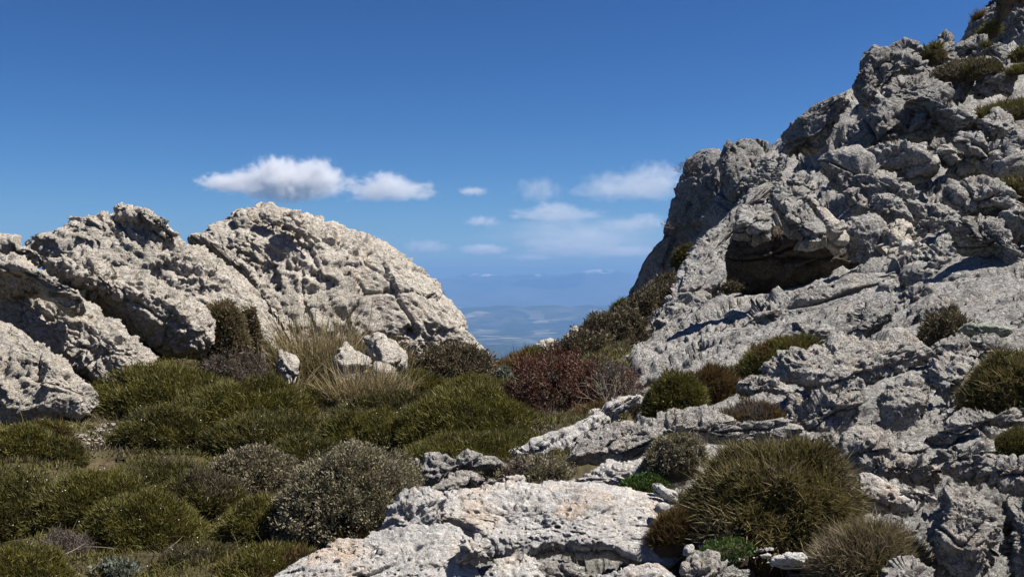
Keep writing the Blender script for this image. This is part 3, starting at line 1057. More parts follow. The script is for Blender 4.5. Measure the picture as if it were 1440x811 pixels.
rock("boulder", "small pale boulder in front of the smooth one, right of the grass", [(526, 516), (545, 517), (557, 528), (545, 541), (526, 538)], 14.3, "pale", group=BG, tilt=55, lump=.3, block=1.3, joint=.4, fine=.7, boxy=.5)
rock("boulder", "small cream boulder left of the tall grass by the brown bush", [(388, 500), (405, 498), (419, 512), (420, 532), (402, 540), (388, 525)], 14.3, "pale", group=BG, tilt=55, lump=.3, block=1.3, joint=.4, fine=.7, boxy=.5)

# --- far cliff and the skyline on the right
R = dict(ang=38, lump=.35, group="rocks of the right hillside")
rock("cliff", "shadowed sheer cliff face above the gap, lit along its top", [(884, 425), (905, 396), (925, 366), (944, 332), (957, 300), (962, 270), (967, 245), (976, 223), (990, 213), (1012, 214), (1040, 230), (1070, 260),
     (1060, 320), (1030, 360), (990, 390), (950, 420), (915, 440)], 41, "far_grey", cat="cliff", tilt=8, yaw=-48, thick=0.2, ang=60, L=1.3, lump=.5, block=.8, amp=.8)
rock("cliff_rib", "bright rib of rock standing out from the top of the far cliff", [(1008, 228), (1014, 206), (1022, 201), (1036, 210), (1052, 222), (1062, 250), (1050, 275), (1030, 285), (1014, 268)], 37, "far_grey", tilt=35, yaw=-8, thick=.45, ang=70, amp=.6, lump=.5)
rock("crag", "rubbly crag between the cliff top and the dark shaded boulder", [(1030, 225), (1045, 210), (1080, 214), (1110, 225), (1115, 250), (1090, 275), (1060, 290), (1035, 275)], 38, "far_grey", cat="rock", tilt=45, yaw=-5, thick=.35, ang=50, block=1.6, L=1.2)
rock("rock_slab", "long lit slab running down from the cliff to the brown bushes", [(930, 432), (950, 395), (962, 358), (985, 330), (1010, 305), (1048, 272), (1085, 262), (1075, 295), (1040, 318), (1030, 355), (1022, 395),
     (1000, 430), (975, 462), (940, 492), (905, 512), (880, 520), (875, 500), (900, 470)], 24.5, "grey", tilt=46, yaw=-12, thick=.18, ang=48, lump=.8, block=1.2, stretch=2.8, group=None, facets=9, cut=0.86)
rock("boulder", "big rounded boulder with a dark left side on the right skyline", [(1098, 216), (1101, 196), (1112, 180), (1126, 163), (1142, 149), (1160, 136), (1180, 122), (1194, 117), (1204, 132), (1203, 152), (1185, 175),
     (1165, 205), (1142, 227), (1116, 231), (1101, 224)], 30, "far_grey", R, tilt=12, yaw=-30, thick=.5)
rock("boulder", "rounded boulder overhanging a dark cleft on the right skyline", [(1195, 115), (1200, 103), (1215, 93), (1234, 96), (1239, 114), (1229, 132), (1226, 149), (1212, 148), (1200, 132)], 31, "far_grey", R, tilt=15, yaw=-15, thick=.6)
rock("boulder", "squat boulder at a step of the right skyline", [(1208, 100), (1213, 80), (1226, 70), (1248, 68), (1258, 86), (1256, 112), (1232, 118), (1214, 114)], 32, "far_grey", R, tilt=25, yaw=-10, thick=.6)
rock("boulder", "peaked block on the right skyline left of the round green bush", [(1245, 82), (1250, 66), (1264, 60), (1270, 54), (1284, 62), (1300, 72), (1304, 86), (1282, 92), (1260, 92)], 33, "far_grey", R, tilt=30, yaw=0, thick=.6)
rock("boulder", "two lobed boulder under the peaked skyline block", [(1245, 95), (1256, 82), (1272, 80), (1286, 84), (1304, 88), (1312, 104), (1300, 112), (1280, 106), (1262, 106), (1248, 106)], 32, "far_grey", R, tilt=25, thick=.6)
rock("boulder", "pointed pale block on the right skyline beside the round green bush", [(1298, 70), (1314, 54), (1329, 49), (1342, 58), (1356, 78), (1348, 96), (1316, 96), (1300, 86)], 34, "far_grey", R, tilt=40, yaw=5, thick=.5)
rock("boulder", "capping boulder curved over the huge pale face on the right", [(1235, 118), (1244, 98), (1260, 87), (1274, 93), (1276, 104), (1262, 108), (1246, 114), (1238, 130)], 28.6, "far_grey", R, tilt=30, thick=.6)
rock("boulder", "huge smooth pale faced boulder in the upper right slope", [(1231, 142), (1240, 120), (1256, 109), (1278, 103), (1300, 108), (1318, 120), (1338, 140), (1334, 152), (1304, 152), (1272, 162), (1246, 156)], 29, "far_grey", R, tilt=35, yaw=4, thick=.4, lump=.6, block=.7)
rock("boulder", "rounded boulder at the right edge below the brown bushes", [(1362, 134), (1364, 108), (1380, 92), (1400, 83), (1420, 92), (1434, 108), (1432, 132), (1400, 138)], 30, "far_grey", R, tilt=28, thick=.5)
rock("boulder", "narrow boulder leaning on the rounded one at the right edge", [(1340, 140), (1342, 118), (1352, 104), (1368, 98), (1374, 112), (1366, 132), (1356, 146)], 30.5, "far_grey", R, tilt=30, thick=.5)
rock("boulder", "light tilted block below the top right crag", [(1345, 78), (1352, 62), (1378, 54), (1402, 58), (1422, 70), (1424, 86), (1395, 78), (1370, 84)], 33, "far_grey", R, tilt=35, thick=.4)
for k, (ol, dd) in enumerate([([(1308, 104), (1318, 92), (1334, 94), (1340, 104), (1330, 112), (1314, 114)], 32), ([(1338, 112), (1344, 102), (1356, 104), (1356, 116), (1346, 122)], 31),
                              ([(1322, 122), (1334, 116), (1346, 126), (1344, 140), (1330, 136)], 30.4)]):
    rock("boulder", ("low stone under the brown bushes of the upper slope", "round stone below the brown bushes of the upper slope", "squarish stone right of the huge pale boulder")[k], ol, dd, "far_grey", R, tilt=30, thick=.6)
rock("crag", "dark slabby crag filling the top right corner", [(1346, 66), (1352, 42), (1376, 20), (1396, 6), (1420, -30), (1500, -60), (1560, 0), (1540, 110), (1470, 104), (1430, 84), (1400, 66), (1365, 60)], 42, "far_grey", cat="crag", tilt=30, yaw=-20, thick=.3, ang=40, lump=1.2)
rock("rock_pillar", "black shaded pillar standing at the top right corner", [(1400, 20), (1402, -20), (1420, -40), (1450, -30), (1446, 0), (1425, 14), (1408, 30)], 39, "stained", tilt=-25, yaw=-25, thick=.4)  # its black shade is partly painted by the darkened rock colour

# --- middle of the right slope
rock("rock", "ragged ridge of rock below the huge pale faced boulder", [(1178, 245), (1190, 200), (1215, 168), (1245, 150), (1272, 141), (1300, 152), (1325, 175), (1345, 192), (1330, 205), (1300, 208), (1262, 206), (1230, 212), (1205, 232)], 26, "far_grey", tilt=36, yaw=-12, thick=.28, ang=40, lump=1.2, block=1.8, L=.9, group=R["group"], facets=9, cut=0.86)
rock("rock_slab", "narrow leaning slab lying across the upper right slope", [(1262, 140), (1282, 141), (1305, 156), (1335, 175), (1364, 190), (1396, 212), (1390, 222), (1362, 208), (1325, 190), (1295, 172)], 25.3, "far_grey", tilt=40, ang=-28, thick=.6, group=R["group"])
rock("boulder", "square nosed boulder with a brown underside right of centre on the slope", [(1312, 212), (1322, 198), (1344, 193), (1368, 200), (1392, 212), (1405, 226), (1398, 240), (1372, 250), (1342, 252), (1320, 240)], 23.4, "grey", R, tilt=22, yaw=-6, thick=.6)
rock("boulder", "wide boulder left of the square nosed one on the slope", [(1212, 216), (1232, 206), (1262, 201), (1292, 200), (1306, 212), (1316, 236), (1304, 252), (1278, 254), (1246, 242), (1222, 232)], 23.6, "grey", R, tilt=24, yaw=-8, thick=.55)
rock("boulder", "upright flake behind the square nosed boulder", [(1344, 196), (1352, 184), (1372, 190), (1392, 208), (1402, 232), (1410, 246), (1396, 244), (1372, 222)], 22.8, "grey", R, tilt=30, yaw=10, thick=.5)
rock("boulder", "slanting block below the grassy ledge at the right edge", [(1370, 176), (1384, 160), (1400, 152), (1420, 158), (1432, 176), (1446, 196), (1420, 202), (1392, 196)], 23, "grey", R, tilt=30, thick=.5)
rock("boulder", "low block touching the right edge under the grassy ledge", [(1404, 200), (1424, 186), (1450, 182), (1490, 190), (1480, 216), (1440, 222), (1412, 216)], 21, "grey", R, tilt=30, thick=.5)
rock("boulder", "small tilted block at the left end of the grassy ledge", [(1340, 164), (1350, 150), (1364, 156), (1372, 170), (1360, 178), (1346, 174)], 24, "grey", R, tilt=30, thick=.6)
rock("boulder", "dark angular block at the right edge below the shaded hollow", [(1392, 232), (1410, 214), (1436, 208), (1470, 214), (1470, 246), (1436, 252), (1404, 250)], 20.5, "grey", R, tilt=15, thick=.5)
beak = rock("beak_rock", "slab like beak of rock with an orange stained tip pointing left", [(1143, 233), (1150, 221), (1172, 227), (1200, 222), (1226, 229), (1256, 249), (1286, 273), (1311, 298), (1294, 312), (1262, 304), (1226, 298), (1190, 286), (1160, 264)], 22.3, "grey_beak", tilt=38, yaw=-6, thick=.36, ang=-32, group=R["group"], facets=9, cut=0.86)
rock("boulder", "rounded lobe hanging under the beak shaped slab", [(1184, 280), (1194, 266), (1212, 272), (1220, 288), (1216, 304), (1198, 302)], 21.6, "grey", R, tilt=5, thick=.6)
rock("boulder", "long low boulder below the right end of the beak slab", [(1222, 290), (1230, 270), (1250, 264), (1272, 282), (1292, 302), (1280, 312), (1250, 310), (1228, 304)], 21.2, "grey", R, tilt=22, thick=.55)
rock("boulder", "lit block with a dark front left of the beak shaped slab", [(1076, 276), (1084, 262), (1104, 254), (1128, 262), (1142, 276), (1136, 292), (1106, 294), (1086, 290)], 24.5, "grey", R, tilt=26, yaw=-5, thick=.5)
rock("boulder", "thin ledge stone tucked between the dark front block and the beak", [(1102, 254), (1118, 246), (1146, 250), (1154, 264), (1138, 272), (1118, 264)], 25, "grey", R, tilt=50, thick=.4)
# cave and the blocks roofing it
rock("overhang_rock", "dark shaded underside of the overhang above the hollow", [(1024, 372), (1030, 338), (1050, 322), (1100, 320), (1145, 334), (1190, 350), (1206, 374), (1168, 396), (1120, 412), (1070, 414), (1036, 404)], 21.4, "stained", cat="overhang", tilt=-24, yaw=-8, thick=.2, amp=.7, ang=20, back=1.2)  # brown rock with the hollow's shade painted into its colour
rock("boulder", "lit roof block at the left end of the dark overhang", [(1026, 326), (1030, 306), (1044, 286), (1064, 285), (1082, 298), (1100, 322), (1080, 330), (1052, 330)], 19.0, "grey", R, tilt=58, yaw=-8, thick=.42, back=1.3)
rock("boulder", "jutting wedge shaped block over the middle of the dark overhang", [(1094, 294), (1104, 288), (1128, 290), (1148, 306), (1166, 330), (1148, 338), (1122, 334), (1106, 318)], 18.8, "grey", R, tilt=58, thick=.42, back=1.3)
rock("boulder", "pinkish crumbling block behind the wedge over the overhang", [(1134, 288), (1148, 279), (1160, 292), (1184, 316), (1190, 340), (1180, 350), (1164, 336), (1148, 308)], 19.4, "pale", R, tilt=36, thick=.5, back=1.5)
rock("boulder", "pitted pale boulder at the right end of the dark overhang", [(1184, 322), (1196, 306), (1226, 308), (1248, 322), (1256, 352), (1248, 380), (1222, 386), (1198, 372), (1186, 350)], 19.6, "grey", R, tilt=26, yaw=-6, thick=.45)
rock("boulder", "broken stone mass sloping below the long low boulder", [(1236, 322), (1250, 310), (1280, 318), (1290, 336), (1276, 352), (1262, 366), (1252, 352)], 19.2, "pale", R, tilt=40, thick=.4, block=1.6)
rock("rock_slab", "rib of rock below the dark overhang catching the sun", [(1000, 482), (1030, 452), (1070, 425), (1120, 418), (1180, 400), (1240, 378), (1262, 384), (1230, 412), (1180, 438), (1110, 462), (1050, 476)], 16.8, "grey", tilt=48, yaw=-10, thick=.16, ang=24, stretch=2.6, group=None, facets=9, cut=0.86)
rock("white_stone", "clean white stone lying alone on the slope", [(1263, 348), (1268, 340), (1280, 339), (1287, 344), (1278, 350), (1266, 353)], 17.2, "white_stone", cat="stone", tilt=45, lump=.3, block=.4, pit=0, thick=.5)
rock("rock_slab", "big sunlit slab at the right edge with long dark cracks", [(1330, 350), (1336, 322), (1364, 304), (1396, 296), (1412, 308), (1424, 332), (1450, 366), (1490, 400), (1480, 430), (1430, 410), (1404, 380), (1384, 352), (1362, 340)], 14.3, "grey", tilt=34, yaw=-10, thick=.35, ang=-46, group=R["group"], facets=9, cut=0.86)
rock("rock_slab", "upper of the cracked slabs running off the right edge", [(1404, 312), (1420, 300), (1450, 294), (1500, 300), (1510, 360), (1470, 362), (1440, 344), (1418, 330)], 14.6, "grey", tilt=34, yaw=-5, thick=.4, ang=-40, group=R["group"])
rock("boulder", "craggy block behind the cracked slab at the right", [(1336, 272), (1350, 260), (1378, 254), (1404, 264), (1420, 280), (1440, 284), (1446, 298), (1404, 297), (1374, 302), (1348, 298)], 18.5, "grey", R, tilt=32, thick=.5, block=1.4)
rock("boulder", "flat stone plate propped over a black hole on the slope", [(1306, 290), (1320, 286), (1346, 300), (1354, 308), (1338, 312), (1318, 304)], 17.6, "grey", R, tilt=55, thick=.3)
rock("boulder", "dark stone inside the hole beside the white stone", [(1284, 318), (1292, 308), (1312, 300), (1330, 310), (1326, 326), (1304, 330), (1290, 336)], 18.2, "grey", R, tilt=0, thick=.5)
rock("boulder", "narrow stone bridging the black hole right of the white stone", [(1320, 312), (1336, 306), (1352, 312), (1350, 322), (1332, 322)], 17, "grey", R, tilt=30, thick=.6)
rock("rock_slab", "wide mound of pitted rock right of the white stone", [(1268, 392), (1290, 360), (1320, 338), (1340, 340), (1376, 356), (1400, 386), (1430, 412), (1450, 440), (1400, 446), (1340, 424), (1296, 410)], 15.2, "grey", tilt=44, yaw=-10, thick=.24, ang=-30, group=R["group"])
rock("boulder", "knobbly boulder above the dark pocket in the middle of the slope", [(1258, 432), (1266, 410), (1284, 400), (1310, 404), (1318, 420), (1304, 432), (1280, 438)], 13.8, "grey", R, tilt=26, thick=.5)
rock("boulder", "arched block above the brown thicket on the right", [(1282, 462), (1292, 436), (1316, 418), (1342, 420), (1356, 436), (1362, 452), (1334, 448), (1306, 456)], 12.6, "grey", R, tilt=28, thick=.45)
rock("boulder", "long low rib left of the dark pocket", [(1180, 462), (1202, 438), (1232, 420), (1262, 416), (1262, 440), (1246, 460), (1214, 474), (1190, 476)], 13.2, "grey", R, tilt=36, thick=.4)
rock("boulder", "blunt ledge above the green cushion in the middle slope", [(1100, 470), (1124, 456), (1152, 454), (1164, 462), (1162, 480), (1132, 482), (1108, 480)], 13.6, "grey", R, tilt=30, thick=.5)
rock("rock_slab", "thin greenish lichen covered slab at the right edge", [(1344, 462), (1356, 458), (1390, 459), (1420, 462), (1424, 472), (1396, 475), (1366, 473), (1350, 470)], 10.2, "green_slab", tilt=35, lump=.5, block=.5, thick=.4, group=R["group"])
rock("boulder", "block lying just below the greenish slab", [(1304, 488), (1318, 476), (1344, 467), (1364, 474), (1372, 486), (1346, 496), (1318, 502)], 9.7, "grey", R, tilt=40, thick=.5)
rock("boulder", "flat stones right of the block under the greenish slab", [(1362, 480), (1376, 472), (1404, 472), (1410, 480), (1396, 488), (1374, 490)], 9.9, "grey", R, tilt=45, thick=.4)
rock("boulder", "right hand boulder at the edge behind the spiky green cushion", [(1420, 456), (1436, 446), (1470, 444), (1490, 460), (1480, 478), (1440, 474)], 10.6, "grey", R, tilt=30, thick=.5)

# --- lower right
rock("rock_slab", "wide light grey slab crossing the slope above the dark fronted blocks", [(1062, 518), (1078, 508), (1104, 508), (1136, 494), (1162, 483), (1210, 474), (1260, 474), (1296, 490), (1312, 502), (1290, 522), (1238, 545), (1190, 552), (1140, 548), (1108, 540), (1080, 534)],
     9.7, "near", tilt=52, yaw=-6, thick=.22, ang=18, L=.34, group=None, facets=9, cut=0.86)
rock("boulder", "arched rock over a dark hole beside the brown dead mat", [(1030, 545), (1046, 528), (1066, 524), (1090, 530), (1112, 540), (1120, 556), (1106, 560), (1086, 552), (1062, 552), (1044, 560)], 9.4, "near", R, tilt=30, thick=.45)
rock("boulder", "rock at the right wall of the dark hole", [(1100, 590), (1102, 566), (1116, 548), (1132, 552), (1138, 576), (1130, 602), (1114, 606)], 8.8, "near", R, tilt=25, yaw=-10, thick=.5)
rock("boulder", "black and white mottled block with a shaded front", [(1112, 600), (1118, 570), (1140, 552), (1176, 548), (1210, 552), (1226, 566), (1222, 596), (1196, 612), (1160, 614), (1130, 612)], 8.3, "near", R, tilt=12, yaw=-6, thick=.4)
rock("boulder", "striped boulder rising between two dark clefts", [(1222, 586), (1228, 556), (1246, 532), (1270, 525), (1296, 532), (1310, 552), (1312, 578), (1300, 602), (1262, 612), (1234, 606)], 8.3, "near", R, tilt=26, yaw=-8, thick=.45, ang=20)
rock("boulder", "pale boulder left of the spiky green cushion at the right edge", [(1290, 522), (1318, 504), (1356, 494), (1392, 502), (1404, 520), (1380, 540), (1352, 566), (1336, 572), (1318, 558), (1304, 540)], 8.9, "near", R, tilt=34, thick=.4)
rock("rock_slab", "long grey slab running off the right edge below the spiky cushion", [(1296, 632), (1312, 602), (1328, 582), (1346, 571), (1384, 580), (1430, 562), (1500, 552), (1510, 602), (1440, 610), (1392, 604), (1360, 618), (1330, 640)], 7.6, "near", tilt=30, yaw=-8, thick=.32, ang=14, group=None, facets=9, cut=0.86)
rock("boulder", "pitted boulder behind the top right of the big tussock", [(1138, 652), (1146, 624), (1160, 610), (1176, 604), (1186, 618), (1180, 640), (1160, 656)], 7.3, "near", R, tilt=20, thick=.5)
rock("boulder", "rounded pitted boulder in the middle of the lower right", [(1174, 650), (1182, 622), (1200, 602), (1222, 598), (1250, 614), (1268, 634), (1262, 652), (1226, 656), (1196, 660)], 7.1, "near", R, tilt=26, thick=.5)
rock("boulder", "flat topped boulder with a dark undercut above the pale low rock", [(1196, 664), (1208, 646), (1240, 638), (1276, 634), (1302, 646), (1322, 668), (1324, 682), (1292, 678), (1250, 672), (1214, 674)], 6.8, "near", R, tilt=30, thick=.42)
rock("boulder", "humped boulder pierced by small holes in the lower right", [(1256, 640), (1264, 626), (1290, 622), (1306, 634), (1304, 650), (1280, 654)], 7.0, "near", R, tilt=30, thick=.5)
rock("boulder", "tall lumpy boulder right of the dark undercut", [(1304, 650), (1306, 632), (1318, 620), (1340, 620), (1352, 634), (1374, 614), (1392, 610), (1406, 624), (1410, 644), (1396, 668), (1372, 684), (1346, 684), (1322, 668)], 6.5, "near", R, tilt=20, thick=.5, pit=1.6)
rock("boulder", "pale boulder at the right edge beside the little green cushion", [(1374, 672), (1388, 648), (1412, 638), (1450, 640), (1500, 648), (1500, 690), (1450, 694), (1404, 690)], 6.2, "near", R, tilt=28, thick=.45)
rock("rock_slab", "low pale rock behind the dry tussock", [(1192, 700), (1200, 684), (1216, 674), (1236, 684), (1266, 684), (1296, 684), (1318, 694), (1320, 708), (1296, 720), (1250, 722), (1206, 718)], 5.9, "slab", tilt=40, thick=.35, L=.2, group=None)
rock("white_stone", "flat cream stone behind the low pale rock", [(1238, 686), (1244, 682), (1262, 684), (1266, 689), (1250, 692)], 6.1, "slab", cat="stone", tilt=50, lump=.2, block=.3, pit=0, thick=.4)
rock("boulder", "big rough boulder standing in the bottom right corner", [(1306, 790), (1304, 756), (1316, 728), (1326, 704), (1324, 688), (1344, 681), (1372, 686), (1396, 698), (1406, 718), (1410, 766), (1412, 850), (1330, 850)], 4.9, "near", R, tilt=24, yaw=-6, thick=.42, ang=25, pit=1.5)
rock("boulder", "boulder split off at the very right of the bottom corner", [(1404, 702), (1420, 694), (1450, 706), (1490, 740), (1500, 850), (1424, 850), (1414, 770)], 4.85, "near", R, tilt=26, yaw=4, thick=.42, ang=-50)
rock("boulder", "small boulder cut by the bottom edge under the dry tussock", [(1236, 830), (1250, 798), (1272, 790), (1298, 793), (1316, 808), (1322, 840), (1280, 850)], 4.7, "near", R, tilt=45, thick=.45)
rock("boulder", "dark edged stone at the bottom edge below the big tussock", [(955, 830), (960, 800), (970, 787), (990, 784), (1024, 795), (1056, 808), (1070, 830), (1010, 850)], 4.9, "near", R, tilt=50, thick=.35)
W = dict(lump=.3, block=.5, pit=.3, thick=.5)
rock("white_stone", "upright little white stone at the foot of the big tussock", [(959, 778), (963, 767), (973, 764), (978, 772), (976, 781), (964, 783)], 5.15, "white_stone", cat="stone", tilt=20, **W)
rock("white_stone", "oblong white stone on the bare soil between the tussocks", [(1082, 792), (1088, 782), (1108, 780), (1132, 783), (1130, 795), (1106, 798)], 5.0, "white_stone", cat="stone", tilt=50, **W)
rock("white_stone", "bright white chip of rock at the left foot of the big tussock", [(918, 714), (924, 708), (942, 712), (952, 718), (946, 727), (928, 724)], 5.75, "white_stone", cat="stone", tilt=45, **W)
rock("white_stone", "grey edged white plate of rock left of the big tussock", [(918, 690), (926, 682), (940, 690), (954, 698), (952, 708), (936, 704)], 5.95, "white_stone", cat="stone", tilt=50, **W)
rock("white_stone", "small dark capped stone at the end of the bright green patch", [(916, 684), (920, 679), (932, 681), (934, 687), (924, 689)], 6.05, "near", cat="stone", tilt=40, **W)

# --- the low rocks between heath and slope
rock("rock_slab", "humped grey slab with a shaded hollow under its front, above the bright green patch", [(798, 650), (806, 632), (826, 608), (852, 590), (880, 582), (914, 577), (960, 580), (1002, 580), (1020, 587), (1060, 598), (1092, 590), (1112, 593), (1126, 606), (1122, 622),
     (1080, 628), (1030, 624), (984, 622), (944, 624), (910, 632), (876, 648), (840, 662), (816, 664)], 8.0, "near", tilt=40, yaw=-4, thick=.2, ang=14, L=.3, group=None, facets=9, cut=0.86)
rock("rock_slab", "narrow pale rib of rock between heath and humped slab", [(712, 642), (744, 626), (786, 612), (828, 588), (862, 564), (902, 553), (908, 562), (870, 590), (826, 622), (796, 644), (758, 650), (722, 650)], 9.0, "slab", tilt=50, yaw=-6, thick=.3, ang=30, L=.25, group=None)
rock("rock", "upper of the two low rocks behind the foreground slab, with lumpy top", [(590, 692), (594, 664), (602, 644), (622, 644), (640, 646), (656, 635), (682, 642), (708, 650), (716, 660), (690, 668), (656, 668), (628, 678), (606, 698)], 7.7, "near", tilt=30, yaw=-6, thick=.4, ang=20, group=None)
rock("rock", "lower of the two low rocks behind the foreground slab", [(598, 700), (616, 674), (640, 664), (672, 660), (694, 668), (706, 682), (680, 696), (640, 702)], 7.3, "near", tilt=36, thick=.35, group=None)
rock("rock", "two small pale stones in the grey thicket behind the foreground slab", [(704, 682), (712, 672), (728, 668), (740, 672), (736, 684), (716, 690)], 7.2, "slab", tilt=40, thick=.5, group=None)
rock("rock_slab", "low whitish rock left of the bright green patch", [(786, 690), (806, 668), (838, 654), (880, 648), (914, 645), (936, 652), (956, 668), (968, 684), (930, 694), (880, 690), (830, 694)], 7.0, "slab", tilt=44, thick=.26, L=.2, group=None)
rock("rock", "small stone at the heath edge left of the low rocks", [(562, 662), (572, 650), (588, 642), (594, 652), (588, 668), (572, 672)], 8.2, "near", tilt=30, thick=.5, group=None)
rock("rock_slab", "little flat stone lying in the heath below the brown bush", [(602, 554), (612, 546), (630, 543), (644, 543), (634, 550), (616, 557)], 14.6, "pale", tilt=55, thick=.4, lump=.3, block=.3)
rock("rock", "rounded white stone on the skyline of the gap", [(744, 494), (752, 482), (768, 476), (784, 479), (792, 490), (780, 512), (756, 512)], 22.5, "pale", tilt=30, lump=.5, block=.5, group=None)
rock("rock", "spotted stone beside the brown bush on the skyline of the gap", [(790, 482), (795, 466), (804, 458), (816, 460), (820, 486), (806, 502)], 22.8, "pale", tilt=25, lump=.5, block=.5, group=None)
rock("rock", "forked grey rock above the red shrub", [(820, 506), (832, 498), (848, 508), (862, 522), (852, 528), (836, 518)], 20, "grey", tilt=30, group=None)
rock("rock", "blocky grey rock right of the forked one above the red shrub", [(842, 504), (860, 496), (884, 500), (896, 520), (892, 540), (868, 538), (850, 522)], 19, "grey", tilt=35, group=None)
rock("rock", "small white stone at the edge of the red shrub", [(822, 582), (832, 576), (844, 578), (842, 588), (828, 590)], 11.4, "slab", tilt=40, thick=.5, group=None)

# --- the foreground slab
rock("rock_slab", "broad sunlit cream slab filling the middle foreground",
     [(596, 718), (620, 702), (660, 700), (700, 690), (760, 680), (812, 676), (852, 680), (884, 684), (912, 690), (940, 700), (946, 722), (944, 748), (956, 776), (940, 792), (900, 786), (858, 776), (820, 776), (770, 776), (730, 786),
      (700, 782), (670, 762), (640, 748), (610, 744)], 5.9, "slab", tilt=66, yaw=-4, thick=.15, ang=12, L=.24, lump=.4, block=.35, boxy=.4, pit=1.7, fine=.7, seed=210, facets=9, cut=0.86)
rock("rock_slab", "left shoulder of the foreground slab cut by the bottom edge",
     [(380, 850), (408, 803), (448, 780), (474, 764), (500, 763), (540, 750), (590, 742), (630, 744), (654, 760), (664, 786), (660, 850)], 5.35, "slab", tilt=64, yaw=-6, thick=.16, ang=15, L=.22, lump=.4, block=.35, boxy=.4, pit=1.5, fine=.7, seed=222, facets=9, cut=0.86)
knob = rock("boulder", "dark sided knob with orange lichen at the left of the foreground slab", [(536, 760), (541, 730), (556, 712), (586, 699), (616, 698), (630, 712), (620, 736), (596, 748), (568, 764)], 5.75, "slab_lichen", tilt=36, yaw=4, thick=.45, L=.17, ang=20, pit=1.6)
rock("boulder", "rounded lump in front of the slab above a black hole at the bottom", [(640, 790), (644, 762), (658, 750), (680, 752), (694, 768), (690, 790), (668, 798)], 5.2, "slab", tilt=35, thick=.5, L=.15)
rock("rock", "low ledge between the two dark hollows at the bottom edge", [(676, 850), (684, 800), (704, 782), (734, 786), (762, 800), (768, 824), (760, 850)], 5.0, "slab", tilt=55, thick=.3, L=.16)
rock("rock", "small rough ledge below the dark hollow at the bottom edge", [(812, 850), (830, 816), (862, 806), (900, 804), (940, 812), (952, 850)], 4.85, "slab", tilt=55, thick=.3, L=.16)
rock("rock", "brown stone inside the dark hollow under the foreground slab", [(742, 812), (756, 792), (790, 788), (826, 792), (830, 812), (800, 824)], 5.15, "near", tilt=10, thick=.4, L=.16)
print("rock verts", ROCK_VERTS[0])

# ------------------------------------------------------------------ plants
VEG_TRIS = [0]


def blades(base, dirs, length, width, rng, segs=1, droop=0.0, leaf=False, tint=None):
    """narrow tapering blades (or small pointed leaves); returns vertices, triangles, tint colours"""
    n = len(base)
    side = np.cross(dirs, rng.normal(size=(n, 3)))
    side /= np.linalg.norm(side, axis=1)[:, None] + 1e-9
    length = np.broadcast_to(length, (n,))[:, None]
    width = np.broadcast_to(width, (n,))[:, None]
    if tint is None:
        tint = rng.random(n)
    if leaf:
        mid = base + dirs * length * 0.5
        V = np.stack([base, mid + side * width * 0.5, base + dirs * length, mid - side * width * 0.5], 1)
        T = np.array([[0, 1, 2], [0, 2, 3]])
        tip = np.array([0, .5, 1, .5])
    else:
        rows, tip = [], []
        bend = rng.normal(size=(n, 3)) * 0.25
        bend[:, 2] -= droop
        for k in range(segs):
            t = k / segs
            c = base + dirs * length * t + bend * length * t * t
            w = width * 0.5 * (1 - 0.55 * t)
            rows += [c - side * w, c + side * w]
            tip += [t, t]
        rows.append(base + dirs * length + bend * length)
        tip.append(1.0)
        V = np.stack(rows, 1)
        T = []
        for k in range(segs - 1):
            a = 2 * k
            T += [[a, a + 1, a + 3], [a, a + 3, a + 2]]
        a = 2 * (segs - 1)
        T.append([a, a + 1, a + 2])
        T = np.array(T)
        tip = np.array(tip)
    m = V.shape[1]
    tris = (np.arange(n)[:, None, None] * m + T[None]).reshape(-1, 3)
    col = np.zeros((n, m, 4), F32)
    col[..., 0] = np.clip(tint, 0, 1)[:, None]
    col[..., 1] = tip[None]
    col[..., 3] = 1
    return V.reshape(-1, 3), tris, col.reshape(-1, 4)


def leaf_mesh(name, parts):
    V, T, C, k = [], [], [], 0
    for v, t, c in parts:
        V.append(v)
        T.append(t + k)
        C.append(c)
        k += len(v)
    V, T, C = np.concatenate(V), np.concatenate(T), np.concatenate(C)
    VEG_TRIS[0] += len(T)
    me = make_mesh(name, V, tris=T, smooth=False)
    a = me.attributes.new("tint", 'FLOAT_COLOR', 'POINT')
    a.data.foreach_set("color", C.astype(F32).ravel())
    return me


